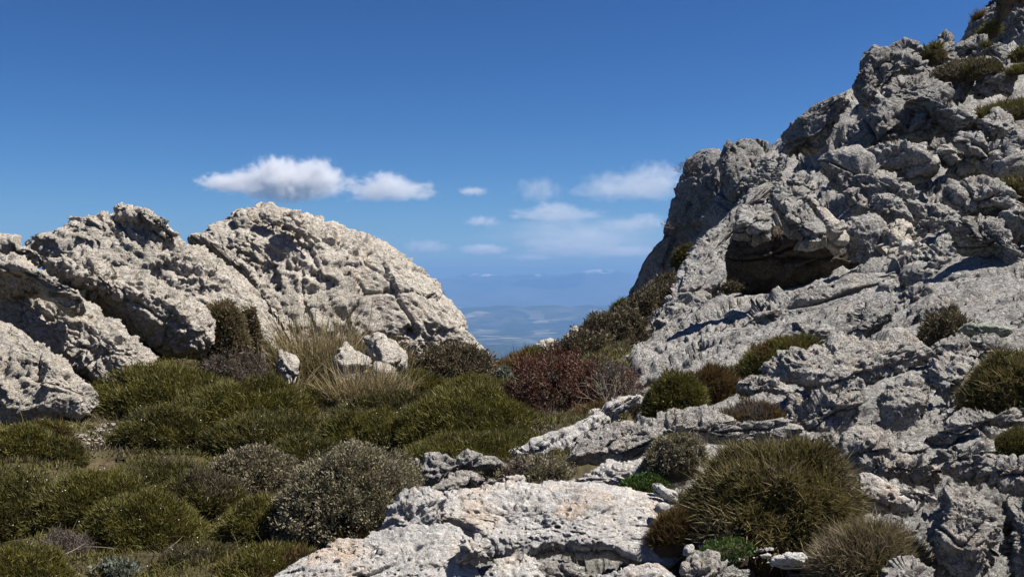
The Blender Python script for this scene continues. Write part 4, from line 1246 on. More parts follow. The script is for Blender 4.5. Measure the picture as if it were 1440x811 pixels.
# mat, blade length px, width px, blades per pixel, outward, upward, scatter, segments, leaf, clump px, lumpiness, flowers per 1000 px
KINDS = {
    "heath": dict(mat="green", len=7.5, wid=1.6, den=2.5, out=0.9, up=0.4, sc=0.6, lump=0.17, flowers=5),
    "dark_heath": dict(mat="darkgreen", len=7, wid=1.6, den=2.5, out=0.9, up=0.4, sc=0.65, lump=0.19, flowers=9),
    "greygreen": dict(mat="greygreen", len=5.5, wid=2.1, den=1.9, out=0.7, up=0.3, sc=0.8, leaf=True, clump=6, lump=0.10, twigs=0.002),
    "brown": dict(mat="brown", len=7, wid=2.0, den=1.7, out=0.6, up=0.35, sc=0.85, leaf=True, clump=11, lump=0.24),
    "notch": dict(mat="notch", len=5, wid=1.9, den=2.2, out=0.8, up=0.3, sc=0.6, leaf=True, clump=7, lump=0.12),
    "mauve": dict(mat="mauve", len=8, wid=1.3, den=1.6, out=0.7, up=0.4, sc=0.8, clump=9, lump=0.22),
    "red": dict(mat="red", len=6, wid=1.7, den=0.9, out=0.6, up=0.4, sc=0.9, leaf=True, clump=7, lump=0.3, twigs=0.10),
    "orange": dict(mat="orange", len=11, wid=1.5, den=1.7, out=0.8, up=0.6, sc=0.5, lump=0.2),
    "tussock": dict(mat="tussock", len=24, wid=2.0, den=1.15, out=0.85, up=0.22, sc=0.58, segs=2, droop=0.12, lump=0.2, flowers=3),
    "spiky": dict(mat="tussock", len=16, wid=1.7, den=1.6, out=0.7, up=0.2, sc=0.5, segs=2, droop=0.1, lump=0.2),
    "dry": dict(mat="dry", len=30, wid=1.5, den=0.8, out=0.8, up=0.3, sc=0.7, segs=3, droop=0.1, lump=0.2),
    "silver": dict(mat="silver", len=7, wid=3.0, den=0.7, out=0.5, up=0.7, sc=0.7, leaf=True, clump=8, lump=0.2),
    "lime": dict(mat="lime", len=6, wid=2.2, den=1.6, out=0.5, up=0.8, sc=0.7, leaf=True, lump=0.2),
}


def dome_dirs(n, rng):
    z = rng.random(n) ** 0.85
    a = rng.random(n) * 2 * math.pi
    s = np.sqrt(1 - z * z)
    return np.stack([s * np.cos(a), s * np.sin(a), z], 1)


def bush(name, label, cat, kind, x0, x1, yt, yb, d, depth=0.75, group=None, dens=1.0, seed=None, follow=0.75, minh=0.10, mix=None, lean=(0, 0, 0), foot=0.85):
    k = KINDS[kind]
    seed = seed if seed is not None else int(x0 * 7 + yt * 3 + d * 11) % 9973
    rng = np.random.default_rng(seed + 20000)
    if follow >= 0.75 and d < 17.5 and x1 < 830 and yb > 560:      # rooted in the soil: stand it where its foot meets the ground
        front = ground_at_pixel((x0 + x1) / 2, yb)[1]
        for _ in range(4):
            d = front + 0.8 * depth * (x1 - x0) / 2 * d / FPX
    px = d / FPX
    grow = 1.18 if follow >= 0.75 and kind in ('heath', 'dark_heath') and d < 17.5 and x1 < 800 else 1.0
    grow = min(grow, 1.14)
    rx = (x1 - x0) / 2 * px * grow
    ry = rx * depth
    cx = ((x0 + x1) / 2 - CX) * px
    gc = ground_z(cx, d)[0]
    gf = ground_z(cx, d - ry)[0]
    cz = (CY - yb) / FPX * (d - ry * foot) + (gc - gf) * follow
    top = (CY - yt) / FPX * d
    if grow > 1:
        minh = 0.26
    h = max((top - cz - k["len"] * px * 0.6) * (0.9 if grow > 1 else 1.0), minh * rx)
    L, W = k["len"] * px, k["wid"] * px
    area = math.pi / 4 * (x1 - x0) * max(yb - yt, (x1 - x0) * 0.25) * 0.506
    n = int(np.clip(area * k["den"] * dens * 1.7, 120, 60000))
    D = dome_dirs(n, rng)

    skew = rng.normal() * 0.13
    pole = rng.normal(size=3)
    pole /= np.linalg.norm(pole)

    def lumps(D):
        return 1 + k["lump"] * 0.5 * (D @ pole) + k["lump"] * (perlin(D * 2.1 + seed, 3) * 0.9 + 0.5 * perlin(D * 5.0 + seed, 4))

    def world(D, rho):
        r = lumps(D) * rho
        x = rx * (D[:, 0] * r + skew * D[:, 2])
        y = ry * D[:, 1] * r
        dz = (ground_z(cx + x, d + y) - gc) * follow
        return np.stack([x, y, np.clip(dz, -h * 1.5 - 0.3, h * 1.5 + 0.3) + h * D[:, 2] * r], 1)

    if k.get("clump"):
        m = max(8, int(n / 26))
        cd = dome_dirs(m, rng)
        pick = rng.integers(0, m, n)
        D = cd[pick] + rng.normal(size=(n, 3)) * (k["clump"] * 0.5 * px / max(rx, 1e-3))
        D[:, 2] = np.abs(D[:, 2])
        D /= np.linalg.norm(D, axis=1)[:, None]
        bump = rng.random(m)[pick] * 0.16
        base = world(D, rng.uniform(0.82, 1.0, n) + bump)
    else:
        base = world(D, rng.uniform(0.80, 1.0, n))
    N = np.stack([D[:, 0] / rx, D[:, 1] / ry, D[:, 2] / h], 1)
    N /= np.linalg.norm(N, axis=1)[:, None]
    dirs = N * k["out"] + np.array([0, 0, k["up"]]) + rng.normal(size=(n, 3)) * k["sc"] * 0.75 + np.array(lean)
    dirs /= np.linalg.norm(dirs, axis=1)[:, None]
    patch = perlin(np.concatenate([D[:, :2] * 2.6, D[:, 2:]], 1) + seed * 1.3, 8)
    tint = 0.42 + 0.40 * patch + rng.normal(size=n) * 0.20
    ln = L * rng.uniform(0.55, 1.25, n)
    root = bpy.data.objects.new(name, None)
    root.empty_display_size = 0.2
    root.location = (cx, d, cz)
    COL.objects.link(root)
    tag(root, label, cat, group)
    pieces = [(base, dirs, ln, tint)]
    first = np.ones(n, bool)
    if mix:                                        # some of the same plant dead or browned
        other, share, cxm = mix
        sel = (perlin(D * 1.7 + seed + 50, 9) + (D[:, 0] * cxm) + rng.normal(size=n) * 0.15) > (0.5 - share)
        first = ~sel
        o2 = link("dead_foliage", leaf_mesh("dead_foliage", [blades(base[sel], dirs[sel], ln[sel], W, rng, k.get("segs", 1), k.get("droop", 0), k.get("leaf", False), tint[sel])]), LEAF[other], root)
        o2["kind"] = "stuff"
    o = link("foliage", leaf_mesh("foliage", [blades(base[first], dirs[first], ln[first], W, rng, k.get("segs", 1), k.get("droop", 0), k.get("leaf", False), tint[first])]), LEAF[k["mat"]], root)
    o["kind"] = "stuff"
    # woody heart of the cushion
    gu, gv = 22, 9
    A, Z = np.meshgrid(np.linspace(0, 2 * math.pi, gu), np.linspace(-0.25, 1, gv), indexing='ij')
    zz = np.clip(Z.ravel(), 0, 1)
    s = np.sqrt(1 - zz ** 2)
    DD = np.stack([s * np.cos(A.ravel()), s * np.sin(A.ravel()), zz], 1)
    cp = world(DD, 0.80)
    cp[:, 2] += np.minimum(Z.ravel(), 0) * 1.0 * h - 0.02 * (Z.ravel() < 0)
    link("stems", make_mesh("stems", cp, grid_quads(gu, gv)), M["wood"], root)
    if k.get("twigs"):
        m = int(n * k["twigs"])
        Dt = dome_dirs(m, rng)
        bt = world(Dt, 0.75)
        dt = Dt * np.array([.8, .8, 0.6]) + rng.normal(size=(m, 3)) * 0.35 + np.array([0, 0, .3])
        dt /= np.linalg.norm(dt, axis=1)[:, None]
        v, t, c = blades(bt, dt, L * rng.uniform(2.0, 4.5, m), 1.3 * px, rng, 3, 0.1)
        o3 = link("dead_stems", leaf_mesh("dead_stems", [(v, t, c)]), M["twig"], root)
        o3["kind"] = "stuff"
    if k.get("flowers"):
        m = int(area * k["flowers"] / 1000 * 1.8)
        if m > 3:
            Df = dome_dirs(m, rng)
            keep = perlin(Df * 2.0 + seed * 0.7, 12) > -0.1
            Df = Df[keep]
            if len(Df):
                bf = world(Df, 1.06)
                fd = Df + rng.normal(size=Df.shape) * 0.5
                fd /= np.linalg.norm(fd, axis=1)[:, None]
                v, t, c = blades(bf, fd, 1.5 * px, 1.5 * px, rng, leaf=True)
                o4 = link("flowers", leaf_mesh("flowers", [(v, t, c)]), M["flower"], root)
                o4["kind"] = "stuff"
    return root


def grass_clump(name, label, x0, x1, yt, yb, d, mat="tall", n=900, wid=1.2, depth=0.6, group=None, fan=0.35, green=0.0, segs=4, droop=0.18):
    """tall grass: stems from a ragged foot, fanning and drooping"""
    rng = np.random.default_rng(int(x0 * 5 + yt) + 31)
    px = d / FPX
    rx = (x1 - x0) / 2 * px
    cx = ((x0 + x1) / 2 - CX) * px
    cz = (CY - yb) / FPX * (d - rx * depth * .5)
    h = (CY - yt) / FPX * d - cz
    gc = ground_z(cx, d)[0]
    a, r = rng.random(n) * 2 * math.pi, np.sqrt(rng.random(n)) * 0.8
    bx, by = rx * r * np.cos(a), rx * depth * r * np.sin(a)
    dz = np.clip((ground_z(cx + bx, d + by) - gc), -.4, .4) * 0.8
    base = np.stack([bx, by, dz - 0.05], 1)
    dirs = np.stack([np.cos(a) * r * fan + rng.normal(size=n) * 0.16, np.sin(a) * r * fan + rng.normal(size=n) * 0.16, np.ones(n)], 1)
    dirs /= np.linalg.norm(dirs, axis=1)[:, None]
    ln = h * np.clip(rng.normal(0.66, 0.2, n), 0.22, 1.05)
    tint = 0.5 + rng.normal(size=n) * 0.22 + 0.2 * perlin(base * 4 / max(rx, .1), 5)
    root = bpy.data.objects.new(name, None)
    root.location = (cx, d, cz)
    COL.objects.link(root)
    tag(root, label, "grass", group)
    g = rng.random(n) < green
    if (~g).any():
        o = link("stalks", leaf_mesh("stalks", [blades(base[~g], dirs[~g], ln[~g], wid * px, rng, segs, droop, False, tint[~g])]), LEAF[mat], root)
        o["kind"] = "stuff"
    if g.any():
        o = link("leaves", leaf_mesh("leaves", [blades(base[g], dirs[g], ln[g] * 0.62, wid * px * 1.2, rng, segs, droop * 1.5, False, tint[g])]), LEAF["green"], root)
        o["kind"] = "stuff"
    return root


def bare_shrub(name, label, x, yb, d, size_px, mat="darktwig", n=14, cat="shrub", spread=1.0, lean=0.0, depth=3):
    """leafless shrub: forking twigs, each a thin tapering tube"""
    rng = random.Random(int(x * 3 + yb))
    px = d / FPX
    V, Q = [], []

    def tube(a, b, r0, r1):
        a, b = np.array(a), np.array(b)
        t = b - a
        t /= np.linalg.norm(t) + 1e-9
        u = np.cross(t, [0.3, 0.5, 0.8])
        u /= np.linalg.norm(u)
        w = np.cross(t, u)
        i = len(V)
        for c, r in ((a, r0), (b, r1)):
            for k in range(3):
                q = 2 * math.pi * k / 3
                V.append(c + (u * math.cos(q) + w * math.sin(q)) * r)
        for k in range(3):
            Q.append((i + k, i + (k + 1) % 3, i + 3 + (k + 1) % 3, i + 3 + k))

    def grow(p, dr, ln, r, lev):
        q = p + dr * ln
        tube(p, q, r, r * 0.7)
        if lev <= 0:
            return
        for _ in range(3 if lev > 1 else 2):
            nd_ = dr + np.array([rng.gauss(0, .5), rng.gauss(0, .5), rng.gauss(0.1, .4)]) * spread
            nd_ /= np.linalg.norm(nd_)
            grow(q, nd_, ln * rng.uniform(.6, .9), r * 0.7, lev - 1)

    s = size_px * px
    for _ in range(n):
        dr = np.array([rng.gauss(lean, .55), rng.gauss(0, .4), abs(rng.gauss(.8, .4))])
        dr /= np.linalg.norm(dr)
        grow(np.array([rng.gauss(0, s * .12), rng.gauss(0, s * .1), 0]), dr, s * 0.36 * rng.uniform(.7, 1.1), 0.55 * px, depth)
    o = link(name, make_mesh(name, np.array(V), np.array(Q), smooth=True), M[mat])
    o.location = P(x, yb, d)
    tag(o, label, cat)
    return o


H = "heath cushions in the hollow"
B = lambda *a, **k: bush("heath_cushion", *a, group=H, **k)
hc = "heath cushion"
B("wide olive green cushion at the foot of the left outcrop's rounded upper slab", hc, "heath", 128, 335, 506, 600, 13.6, follow=1)
B("olive green cushion in front of the mauve grey mound, lit along its top", hc, "heath", 232, 432, 516, 632, 12.8, follow=1)
B("dark green cushion right of the gravel patch by the lowest slab", hc, "dark_heath", 168, 305, 556, 645, 11.8, follow=1)
B("white speckled dark cushion below the olive cushions of the left outcrop", hc, "dark_heath", 290, 470, 572, 648, 11.2, follow=1)
B("two humped green cushion at the left edge under the lowest slab", hc, "heath", -30, 72, 588, 664, 10.2)
B("brown topped cushion between the left edge and the gravel patch", hc, "heath", 22, 98, 580, 640, 11.0, mix=("orange", 0.35, 0.0))
B("bristly dark green cushion just left of the gravel patch", hc, "dark_heath", 45, 118, 608, 662, 10.1)
B("large flower dotted olive cushion in the lower left", hc, "heath", 20, 215, 650, 775, 8.1, depth=.7)
B("olive cushion bulging to the right in the lower left, above the twisted stick", hc, "heath", 118, 276, 682, 800, 7.4)
B("dark cushion cut by the left edge, third from the bottom", hc, "dark_heath", -70, 92, 662, 770, 7.9)
B("brownish cushion below the gravel patch", hc, "dark_heath", 150, 292, 634, 706, 9.6, mix=("brown", 0.45, 0.0))
B("brown tinged cushion in the middle of the hollow above the silver herb", hc, "dark_heath", 226, 356, 654, 742, 8.5, mix=("brown", 0.4, 0.2))
B("smooth green cushion left of the large grey green dome bush", hc, "heath", 304, 424, 694, 772, 7.7)
B("green cushion at the bottom left corner", hc, "heath", -60, 92, 756, 850, 6.3)
B("green cushion cut by the bottom edge left of the foreground slab", hc, "heath", 318, 476, 760, 850, 6.2, mix=("orange", 0.25, 0.2))
B("shadowed green cushion behind the top of the grey green dome bush", hc, "dark_heath", 370, 480, 606, 668, 10.2)
B("green cushion right behind the grey green dome bush", hc, "heath", 452, 602, 566, 650, 11.8, follow=1)
B("dark cushion at the foot of the tall grass, right of centre", hc, "dark_heath", 470, 640, 546, 610, 14.0, follow=1)
B("brightest olive cushion in the middle, below the little flat stone", hc, "heath", 548, 745, 542, 650, 12.4, follow=1)
B("olive cushion just behind the two low rocks", hc, "heath", 556, 720, 600, 668, 10.0, follow=1)
B("olive cushion left of the red shrub reaching the gap", hc, "heath", 610, 730, 520, 580, 16.5, follow=1)
B("green cushion at the base of the brown grey bush under the dome", hc, "heath", 530, 640, 512, 572, 17, follow=1)
B("green cushion behind the narrow pale rib of rock", hc, "heath", 652, 790, 596, 652, 9.8, follow=1)
B("low green cushion left of the brown grey thicket under tall grass", hc, "heath", 400, 480, 536, 580, 15, follow=1)
B("golden green cushion squeezed between dome bush and foreground slab", hc, "orange", 462, 545, 738, 790, 6.6)
B("small yellow green cushion on the skyline of the gap", hc, "heath", 728, 774, 487, 520, 20.5)
B("yellow green fringe along the pale rib below the red shrub", hc, "orange", 800, 880, 566, 600, 11.6)
B("sparse brown cushion in the bottom left, right of the corner one", hc, "mauve", 48, 138, 752, 812, 6.7)
B("mixed brown and green undergrowth left of the bottom green cushion", hc, "dark_heath", 205, 345, 756, 840, 6.3, mix=("brown", 0.4, 0))

bush("grey_bush", "large dome shaped grey green bush left of the foreground slab", "bush", "greygreen", 386, 592, 640, 782, 7.5, depth=.85, dens=1.25)
bush("grey_bush", "flat grey green bush left of the large dome bush", "bush", "greygreen", 290, 420, 630, 698, 9.2)
bush("grey_bush", "grey topped bush stretched behind the narrow pale rib of rock", "bush", "greygreen", 664, 796, 586, 640, 10.6, follow=1)
bush("grey_bush", "narrow mauve grey strip of shrub lying across the bright olive cushion", "bush", "mauve", 606, 668, 574, 614, 11.4, follow=1)
bush("grey_bush", "mauve dry shrub at the back of the large dome bush", "bush", "mauve", 470, 560, 604, 634, 9.6)
bush("dark_bush", "dark rounded bush in the notch beside the blunt nose of the left outcrop", "bush", "notch", 280, 350, 428, 506, 14.5, depth=.55, dens=1.5, follow=0)
bush("dark_bush", "narrow dark bush squeezed right of the rounded one in the notch", "bush", "notch", 338, 366, 434, 494, 14.9, depth=.6, dens=1.5, follow=0)
bush("mauve_mound", "mauve grey mound below the dark bush in the notch", "bush", "mauve", 286, 378, 486, 532, 14.4, follow=.5)
bush("brown_bush", "brown grey bush under the right foot of the dome rock", "bush", "brown", 572, 692, 488, 546, 18, follow=.8)
bush("rusty_bush", "rust orange bush on the right lip of the gap", "bush", "orange", 690, 796, 492, 548, 18.5, follow=.8)
bush("red_shrub", "dark red twiggy shrub in the middle below the gap", "shrub", "red", 706, 870, 506, 604, 13.6, follow=.8, dens=1.4)
bush("red_shrub", "paler twiggy right half of the red shrub thicket beside the rocks", "shrub", "red", 800, 906, 520, 598, 13.2, follow=.8, dens=1.1, mix=("mauve", .5, .3))
bush("brown_shrub", "big brown shrub filling the corner below the far cliff", "shrub", "brown", 796, 906, 440, 506, 23, dens=1.2)
bush("brown_shrub", "brown shrub nearest the lit slab below the cliff", "shrub", "brown", 838, 958, 412, 484, 24.5, dens=1.2)
bush("brown_shrub", "upper olive topped brown shrub tucked against the cliff foot", "shrub", "brown", 872, 954, 398, 434, 27)
bush("brown_shrub", "low brown grey shrub right of the white skyline stone", "shrub", "brown", 752, 860, 468, 526, 20.5)
bush("skyline_cushion", "small yellow green cushion on top of the brown shrubs at the gap", "cushion", "heath", 854, 882, 422, 442, 25.5)
bush("rock_cushion", "single olive cushion growing on the right edge of the dome rock", "cushion", "heath", 591, 619, 396, 424, 20.0, follow=0, depth=.6)

T = "tall grass below the dome rock"
grass_clump("tall_grass", "widest clump of tall straw coloured grass below the dome rock", 384, 510, 420, 540, 15.6, n=2300, green=.35, group=T)
grass_clump("tall_grass", "tall grass clump with a green foot in front of the pale boulders", 440, 530, 436, 525, 16.2, n=900, green=.4, group=T)
grass_clump("tall_grass", "narrow green tuft standing against the dome rock", 518, 556, 444, 512, 17.2, n=700, green=.7, group=T)
grass_clump("dry_grass", "sparse straw in front of the smooth boulder at the right of the tall grass", 520, 590, 500, 552, 13.9, n=350, green=.1, group=T)
grass_clump("tall_grass", "short yellow tuft at the right end of the tall grass", 554, 582, 476, 508, 17.0, n=300, green=.3, group=T)
grass_clump("dry_grass", "bleached dry grass in front of the cream boulder left of the tall grass", 352, 440, 498, 566, 14.6, n=1100, green=.05, group=T)
grass_clump("dry_grass", "bleached dry grass drooping over the pale boulders", 455, 562, 492, 572, 13.4, n=1500, green=.08, group=T)
grass_clump("dry_grass", "few long straws sticking out of the dark cushion near the tall grass", 425, 560, 540, 600, 13.6, n=60, fan=1.6, group=T, wid=1.3)
grass_clump("dry_grass", "loose straws at the lower edge of the red shrub", 740, 850, 560, 612, 11.9, n=45, fan=1.6, group=T, wid=1.3)

S = "silver leaved herbs among the heath"
for lab, x0, x1, yt, yb, d in [("silver herb left of the red shrub, largest of its kind", 690, 732, 520, 566, 14.2), ("silver herb at the bottom edge near the left corner", 122, 200, 784, 830, 6.0),
                               ("silver herb beside the stick left of the green cushion", 318, 352, 698, 726, 7.9), ("pair of silver tufts on the white speckled dark cushion", 378, 408, 584, 610, 10.8),
                               ("pale herb patch on the flat grey green bush", 352, 404, 646, 684, 8.8), ("silver sprig in the lower left below the bulging cushion", 196, 246, 742, 790, 6.9),
                               ("silver herb between the bright olive cushion and the red shrub", 676, 716, 560, 590, 12.2)]:
    bush("silver_herb", lab, "herb", "silver", x0, x1, yt, yb, d, group=S)

# plants of the right slope
RC = "cushion plants on the right hillside"
C = lambda *a, **k: bush("rock_cushion", *a, group=RC, **k)
C("round green bush on the right skyline between two blocks", "cushion", "dark_heath", 1284, 1326, 65, 88, 33.0, mix=("brown", .4, 0))
C("little green tuft right of the round skyline bush", "cushion", "heath", 1309, 1324, 59, 68, 32.5)
C("brown bush spreading below the skyline blocks", "cushion", "brown", 1318, 1380, 84, 108, 30.5)
C("brown green bush at the right end of the upper brown thicket", "cushion", "dark_heath", 1352, 1412, 79, 106, 30.0, mix=("brown", .5, 0))
C("green bush high in the top right crag", "cushion", "heath", 1376, 1406, 30, 48, 39.5)
C("small brown cushion on the top right crag ridge", "cushion", "orange", 1366, 1384, 17, 24, 40.5)
C("green cushion at the right edge below the top crag", "cushion", "dark_heath", 1420, 1460, 64, 84, 31.5)
C("lower green cushion at the right edge beside the rounded boulder", "cushion", "heath", 1420, 1460, 89, 102, 29.5)
C("tiny cushion on the light tilted block", "cushion", "dark_heath", 1378, 1396, 59, 66, 32.0)
C("long grassy ledge crossing the upper right edge", "cushion", "heath", 1354, 1480, 142, 166, 24.5, mix=("mauve", .35, 0), depth=.35)
C("small olive tuft above the wide boulder", "cushion", "orange", 1238, 1262, 203, 212, 23.6)
C("flat green tuft left of the wide boulder", "cushion", "heath", 1203, 1226, 212, 220, 24.2)
C("grassy shoulder between the far cliff and the dark boulder", "cushion", "heath", 1046, 1106, 214, 236, 37.5, mix=("mauve", .3, 0))
C("light green tuft under the rubbly crag", "cushion", "heath", 1060, 1094, 258, 278, 30.0)
C("dark green bush on the shaded foot of the far cliff", "cushion", "dark_heath", 945, 978, 342, 368, 28.5, follow=.4)
C("brown moss cushion left of the dark overhang", "cushion", "brown", 1016, 1044, 392, 408, 21.0, follow=.3)
C("brown grass at the right edge above the cracked slabs", "cushion", "dark_heath", 1388, 1470, 248, 280, 19.0, mix=("brown", .5, 0))
C("wide olive cushion in the middle of the lower slope", "cushion", "heath", 1030, 1158, 474, 522, 12.3, mix=("orange", .3, 0))
C("green half of the round cushion above the humped slab", "cushion", "heath", 902, 996, 526, 592, 10.0)
C("withered brown half of the round cushion above the humped slab", "cushion", "orange", 950, 1044, 514, 578, 10.5)
C("dead brown mat of stems beside the arched rock", "mat", "orange", 1000, 1104, 566, 606, 9.2, mix=("mauve", .4, 0))
C("brown thicket under the arched block at the right", "thicket", "brown", 1284, 1366, 438, 500, 11.0)
C("spiky green cushion spilling over the right edge", "cushion", "spiky", 1352, 1500, 494, 582, 8.2, dens=1.3)
C("small flowering green cushion at the right edge above the bottom boulders", "cushion", "dark_heath", 1386, 1470, 604, 648, 6.9)
C("dark twiggy thicket between humped slab and big tussock", "thicket", "greygreen", 902, 990, 612, 664, 6.9)
C("grey thicket with bare twigs behind the foreground slab", "thicket", "greygreen", 676, 806, 644, 698, 7.3, mix=("mauve", .45, 0))
C("bright green patch at the end of the foreground slab", "herb patch", "lime", 866, 938, 666, 696, 6.75)
C("brown withered skirt at the left foot of the big tussock", "mat", "orange", 912, 982, 716, 768, 5.6)
C("small green weeds on the gravel below the big tussock", "herb patch", "lime", 980, 1060, 758, 790, 5.2, dens=.5)
bush("tussock", "big spiny olive tussock with broad blades in the right foreground", "tussock", "tussock", 950, 1206, 622, 784, 5.7, depth=.8, dens=1.6, mix=("dry", .10, 0))
bush("tussock", "dry bleached tussock in front of the bottom right boulder", "tussock", "dry", 1150, 1296, 736, 830, 5.0, depth=.8, dens=1.5, mix=("tussock", .3, 0))

bare_shrub("bare_shrub", "leafless dark shrub clinging to the top edge of the far cliff", 970, 246, 40, 26, n=10)
bare_shrub("bare_shrub", "tiny leafless shrub sticking out of the lower cliff edge", 944, 322, 38.5, 20, n=4, lean=-1.2, depth=2)
bare_shrub("dead_branches", "dark forked dead twigs at the left of the grey thicket", 668, 704, 7.0, 34, n=7, cat="twigs", lean=-.2, depth=2)
bare_shrub("dead_branches", "grey dead branches lying on the red shrub's right side", 852, 568, 12.0, 60, mat="twig", n=9, cat="twigs", depth=2)
print("veg tris", VEG_TRIS[0])

# twisted grey stick and stone among the heath
def build_stick():
    g = ground_at_pixel(296, 744)
    px = g[1] / FPX
    path = np.array([(-24, 0.0, 2), (-15, 3, 6), (-5, -2, 6), (4, 2, 8), (13, 0, 6), (23, 4, 9)], float) * px
    V, Q = [], []
    for k, c in enumerate(path):
        rr = px * (2.2 - 0.22 * k)
        for j in range(6):
            a = 2 * math.pi * j / 6 + k * .4
            V.append((c[0], c[1] + rr * math.cos(a), c[2] + rr * math.sin(a) + 0.04))
    for k in range(len(path) - 1):
        for j in range(6):
            Q.append((k * 6 + j, k * 6 + (j + 1) % 6, k * 6 + 6 + (j + 1) % 6, k * 6 + 6 + j))
    o = link("stick", make_mesh("stick", np.array(V), np.array(Q)), M["twig"])
    o.location = g
    tag(o, "twisted grey dead stick lying among the heath cushions", "stick")


build_stick()

# a bird of prey far out over the gap
def build_bird():
    c = P(1145, 87, 420)
    V = np.array([(-.62, .05, .12), (-.3, .16, .07), (0, .12, .02), (.3, .16, .07), (.62, .05, .12), (.3, -.06, .06), (0, -.1, 0), (-.3, -.06, .06), (0, .34, .0), (-.1, -.42, -.01), (.1, -.42, -.01), (0, .1, -.09), (0, -.12, -.08)])
    T = [(0, 1, 7), (1, 2, 7), (2, 6, 7), (2, 3, 5), (2, 5, 6), (3, 4, 5), (2, 8, 11), (8, 2, 11), (1, 8, 2), (2, 8, 3), (6, 9, 10), (6, 12, 9), (6, 10, 12), (2, 11, 6), (11, 12, 6)]
    o = link("bird", make_mesh("bird", V * 1.0, tris=np.array(T), smooth=False), M["bird"])
    o.location = c
    o.rotation_euler = (0.5, 0.3, 0.7)
    tag(o, "tiny dark bird soaring high in the blue sky", "bird")


build_bird()


# loose cover of the hollow: litter, low grass, pebbles
def mound(x, y):
    """low pillows of the heath carpet"""
    f1, f2, idx, off = worley(np.stack([x / 1.15, y / 1.15, 0 * x + 0.5], 1), 33)
    sz = 0.40 + 0.30 * _J[idx][:, 0]
    f3, f4, id2, o2 = worley(np.stack([x / 0.55 + 7, y / 0.55, 0 * x + 0.5], 1), 34)
    return 0.15 * np.sqrt(np.clip(1 - (f1 / sz) ** 2, 0, 1)) * (0.5 + 0.5 * _J[idx][:, 1]) + 0.05 * np.sqrt(np.clip(1 - (f3 / .55) ** 2, 0, 1)), _J[idx][:, 2]


def carpet_mask(x, y):
    px = CX + FPX * x / np.maximum(y, .1)
    m = 1 - hill_mask(x, y)
    # bare places: gravel by the lowest slab, soil near the stick, between slab and dome bush
    for bx, by, br in ((-4.75, 10.6, .38), (-3.1, 7.7, .28), (-1.55, 6.3, .35), (-3.9, 9.5, .2)):
        m = m * sstep(br * 0.7, br * 1.3, np.hypot(x - bx, (y - by)) + 0.2 * perlin(np.stack([x * 3, y * 3, 0 * x], 1), 3))
    return m


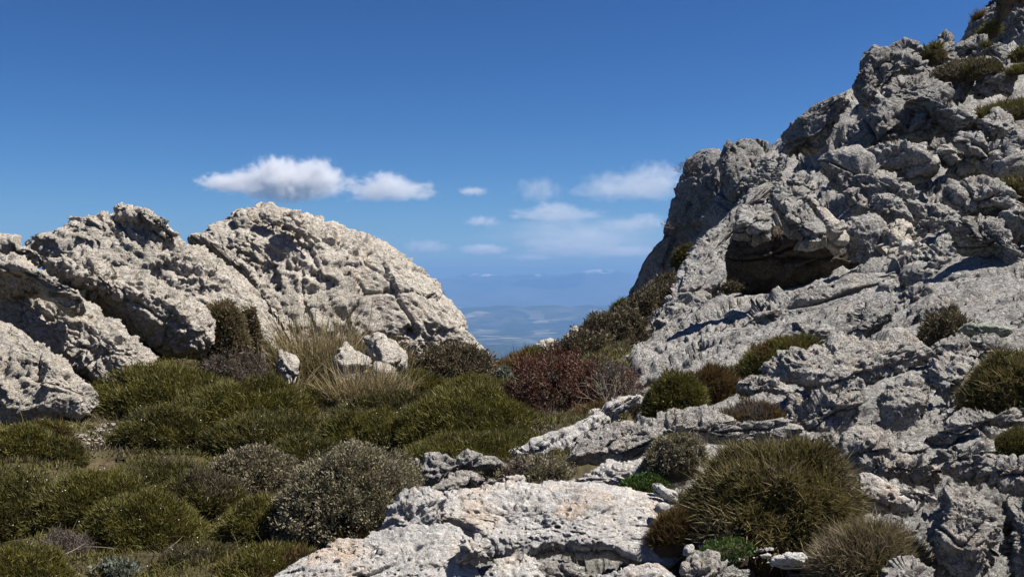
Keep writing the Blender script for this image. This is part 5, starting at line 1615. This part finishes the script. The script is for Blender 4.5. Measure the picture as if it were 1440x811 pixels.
def heath_carpet():
    rng = np.random.default_rng(77)
    n = 270000
    az = rng.uniform(-0.62, 0.42, n)
    r = np.exp(rng.uniform(math.log(4.6), math.log(26), n))
    x, y = r * np.sin(az), r * np.cos(az)
    ok = carpet_mask(x, y) > 0.5
    x, y, r = x[ok], y[ok], r[ok]
    e = 0.02
    m0, hue = mound(x, y)
    mx, my = mound(x + e, y)[0], mound(x, y + e)[0]
    nx, ny = np.clip(-(mx - m0) / e, -2, 2), np.clip(-(my - m0) / e, -2, 2)
    z = ground_z(x, y) + m0
    nrm = np.stack([nx, ny, np.ones(len(x))], 1)
    nrm /= np.linalg.norm(nrm, axis=1)[:, None]
    dirs = nrm * 0.9 + np.array([0, 0, .3]) + rng.normal(size=nrm.shape) * 0.45
    dirs /= np.linalg.norm(dirs, axis=1)[:, None]
    base = np.stack([x, y, z - 0.01], 1)
    pn = hue - 0.5 + 0.5 * perlin(base * 1.5, 61) + rng.normal(size=len(x)) * 0.12
    tint = np.clip(.42 + .35 * perlin(base * 1.9, 62) + .2 * rng.normal(size=len(x)), 0, 1)
    sets = [("brown", pn < -0.22, "brown withered heath between the green cushions"), ("greygreen", pn > 0.52, "grey green dwarf shrubs between the cushions"),
            ("green", (pn >= -0.22) & (pn < 0.12), "low olive heath carpeting the hollow"), ("darkgreen", (pn >= 0.12) & (pn <= 0.52), "low dark green heath carpeting the hollow")]
    for k, s, lab in sets:
        v = blades(base[s], dirs[s], r[s] / FPX * 6.5 * rng.uniform(.5, 1.4, s.sum()), r[s] / FPX * 1.8, rng, 1, tint=tint[s])
        o = link("heath_carpet", leaf_mesh("heath_carpet", [v]), LEAF[k])
        tag(o, lab, None, None, "stuff")
    # loose straws and dead stalks lying about
    n = 1300
    az = rng.uniform(-0.62, 0.2, n)
    r = np.exp(rng.uniform(math.log(5), math.log(22), n))
    x, y = r * np.sin(az), r * np.cos(az)
    ok = hill_mask(x, y) < .5
    x, y, r = x[ok], y[ok], r[ok]
    d = rng.normal(size=(len(x), 3)) * np.array([1, 1, .35])
    d[:, 2] = np.abs(d[:, 2])
    d /= np.linalg.norm(d, axis=1)[:, None]
    v = blades(np.stack([x, y, ground_z(x, y) + mound(x, y)[0] + .03], 1), d, r / FPX * rng.uniform(12, 42, len(x)), r / FPX * 1.1, rng, 3, 0.1)
    o = link("dead_straws", leaf_mesh("dead_straws", [v]), LEAF["dry"])
    tag(o, "thin dead straws scattered over the heath", None, None, "stuff")
    # the litter-brown body under the carpet
    na, nr = 180, 150
    x, y = polar_sheet(-36, 24, 4.5, 27, na, nr)
    m = carpet_mask(x, y)
    z = ground_z(x, y) + mound(x, y)[0] * m - 0.03 - 0.35 * (1 - m)
    o = link("heath_litter", make_mesh("heath_litter", np.stack([x, y, z], 1), grid_quads(na, nr)), M["litter"])
    tag(o, "dark litter and stems under the heath carpet", None, None, "stuff")


def pebbles(label, x0, x1, y0, y1, n, s0, s1, mat):
    rng = np.random.default_rng(int(x0 + y0))
    V0, T0 = ico(1)
    Vs, Ts = [], []
    for i in range(n):
        p = ground_at_pixel(rng.uniform(x0, x1), rng.uniform(y0, y1))
        s = rng.uniform(s0, s1) ** 1.0 * p[1] / FPX
        jit = 1 + 0.25 * rng.normal(size=(len(V0), 1))
        v = V0 * jit * np.array([1, rng.uniform(.6, 1), rng.uniform(.4, .8)]) * s
        a = rng.uniform(0, 6.3)
        v = np.stack([v[:, 0] * math.cos(a) - v[:, 1] * math.sin(a), v[:, 0] * math.sin(a) + v[:, 1] * math.cos(a), v[:, 2]], 1)
        Ts.append(T0 + len(V0) * i)
        Vs.append(v + p + np.array([0, 0, .05 + s * .2]))
    o = link("gravel", make_mesh("gravel", np.concatenate(Vs), tris=np.concatenate(Ts), smooth=False), M[mat])
    tag(o, label, None, None, "stuff")


heath_carpet()
pebbles("pale gravel at the foot of the lowest slab of the left outcrop", 96, 180, 586, 640, 260, 1.2, 4.2, "pale")
pebbles("crumbled pale rubble on the ledge right of the dark overhang", 1190, 1300, 300, 372, 170, 2.0, 6.0, "pale")
pebbles("grey rubble below the far cliff top", 1035, 1100, 222, 275, 150, 2.0, 5.5, "far_grey")
pebbles("white gravel on the soil below the big tussock", 985, 1085, 764, 808, 170, 1.5, 5.0, "slab")
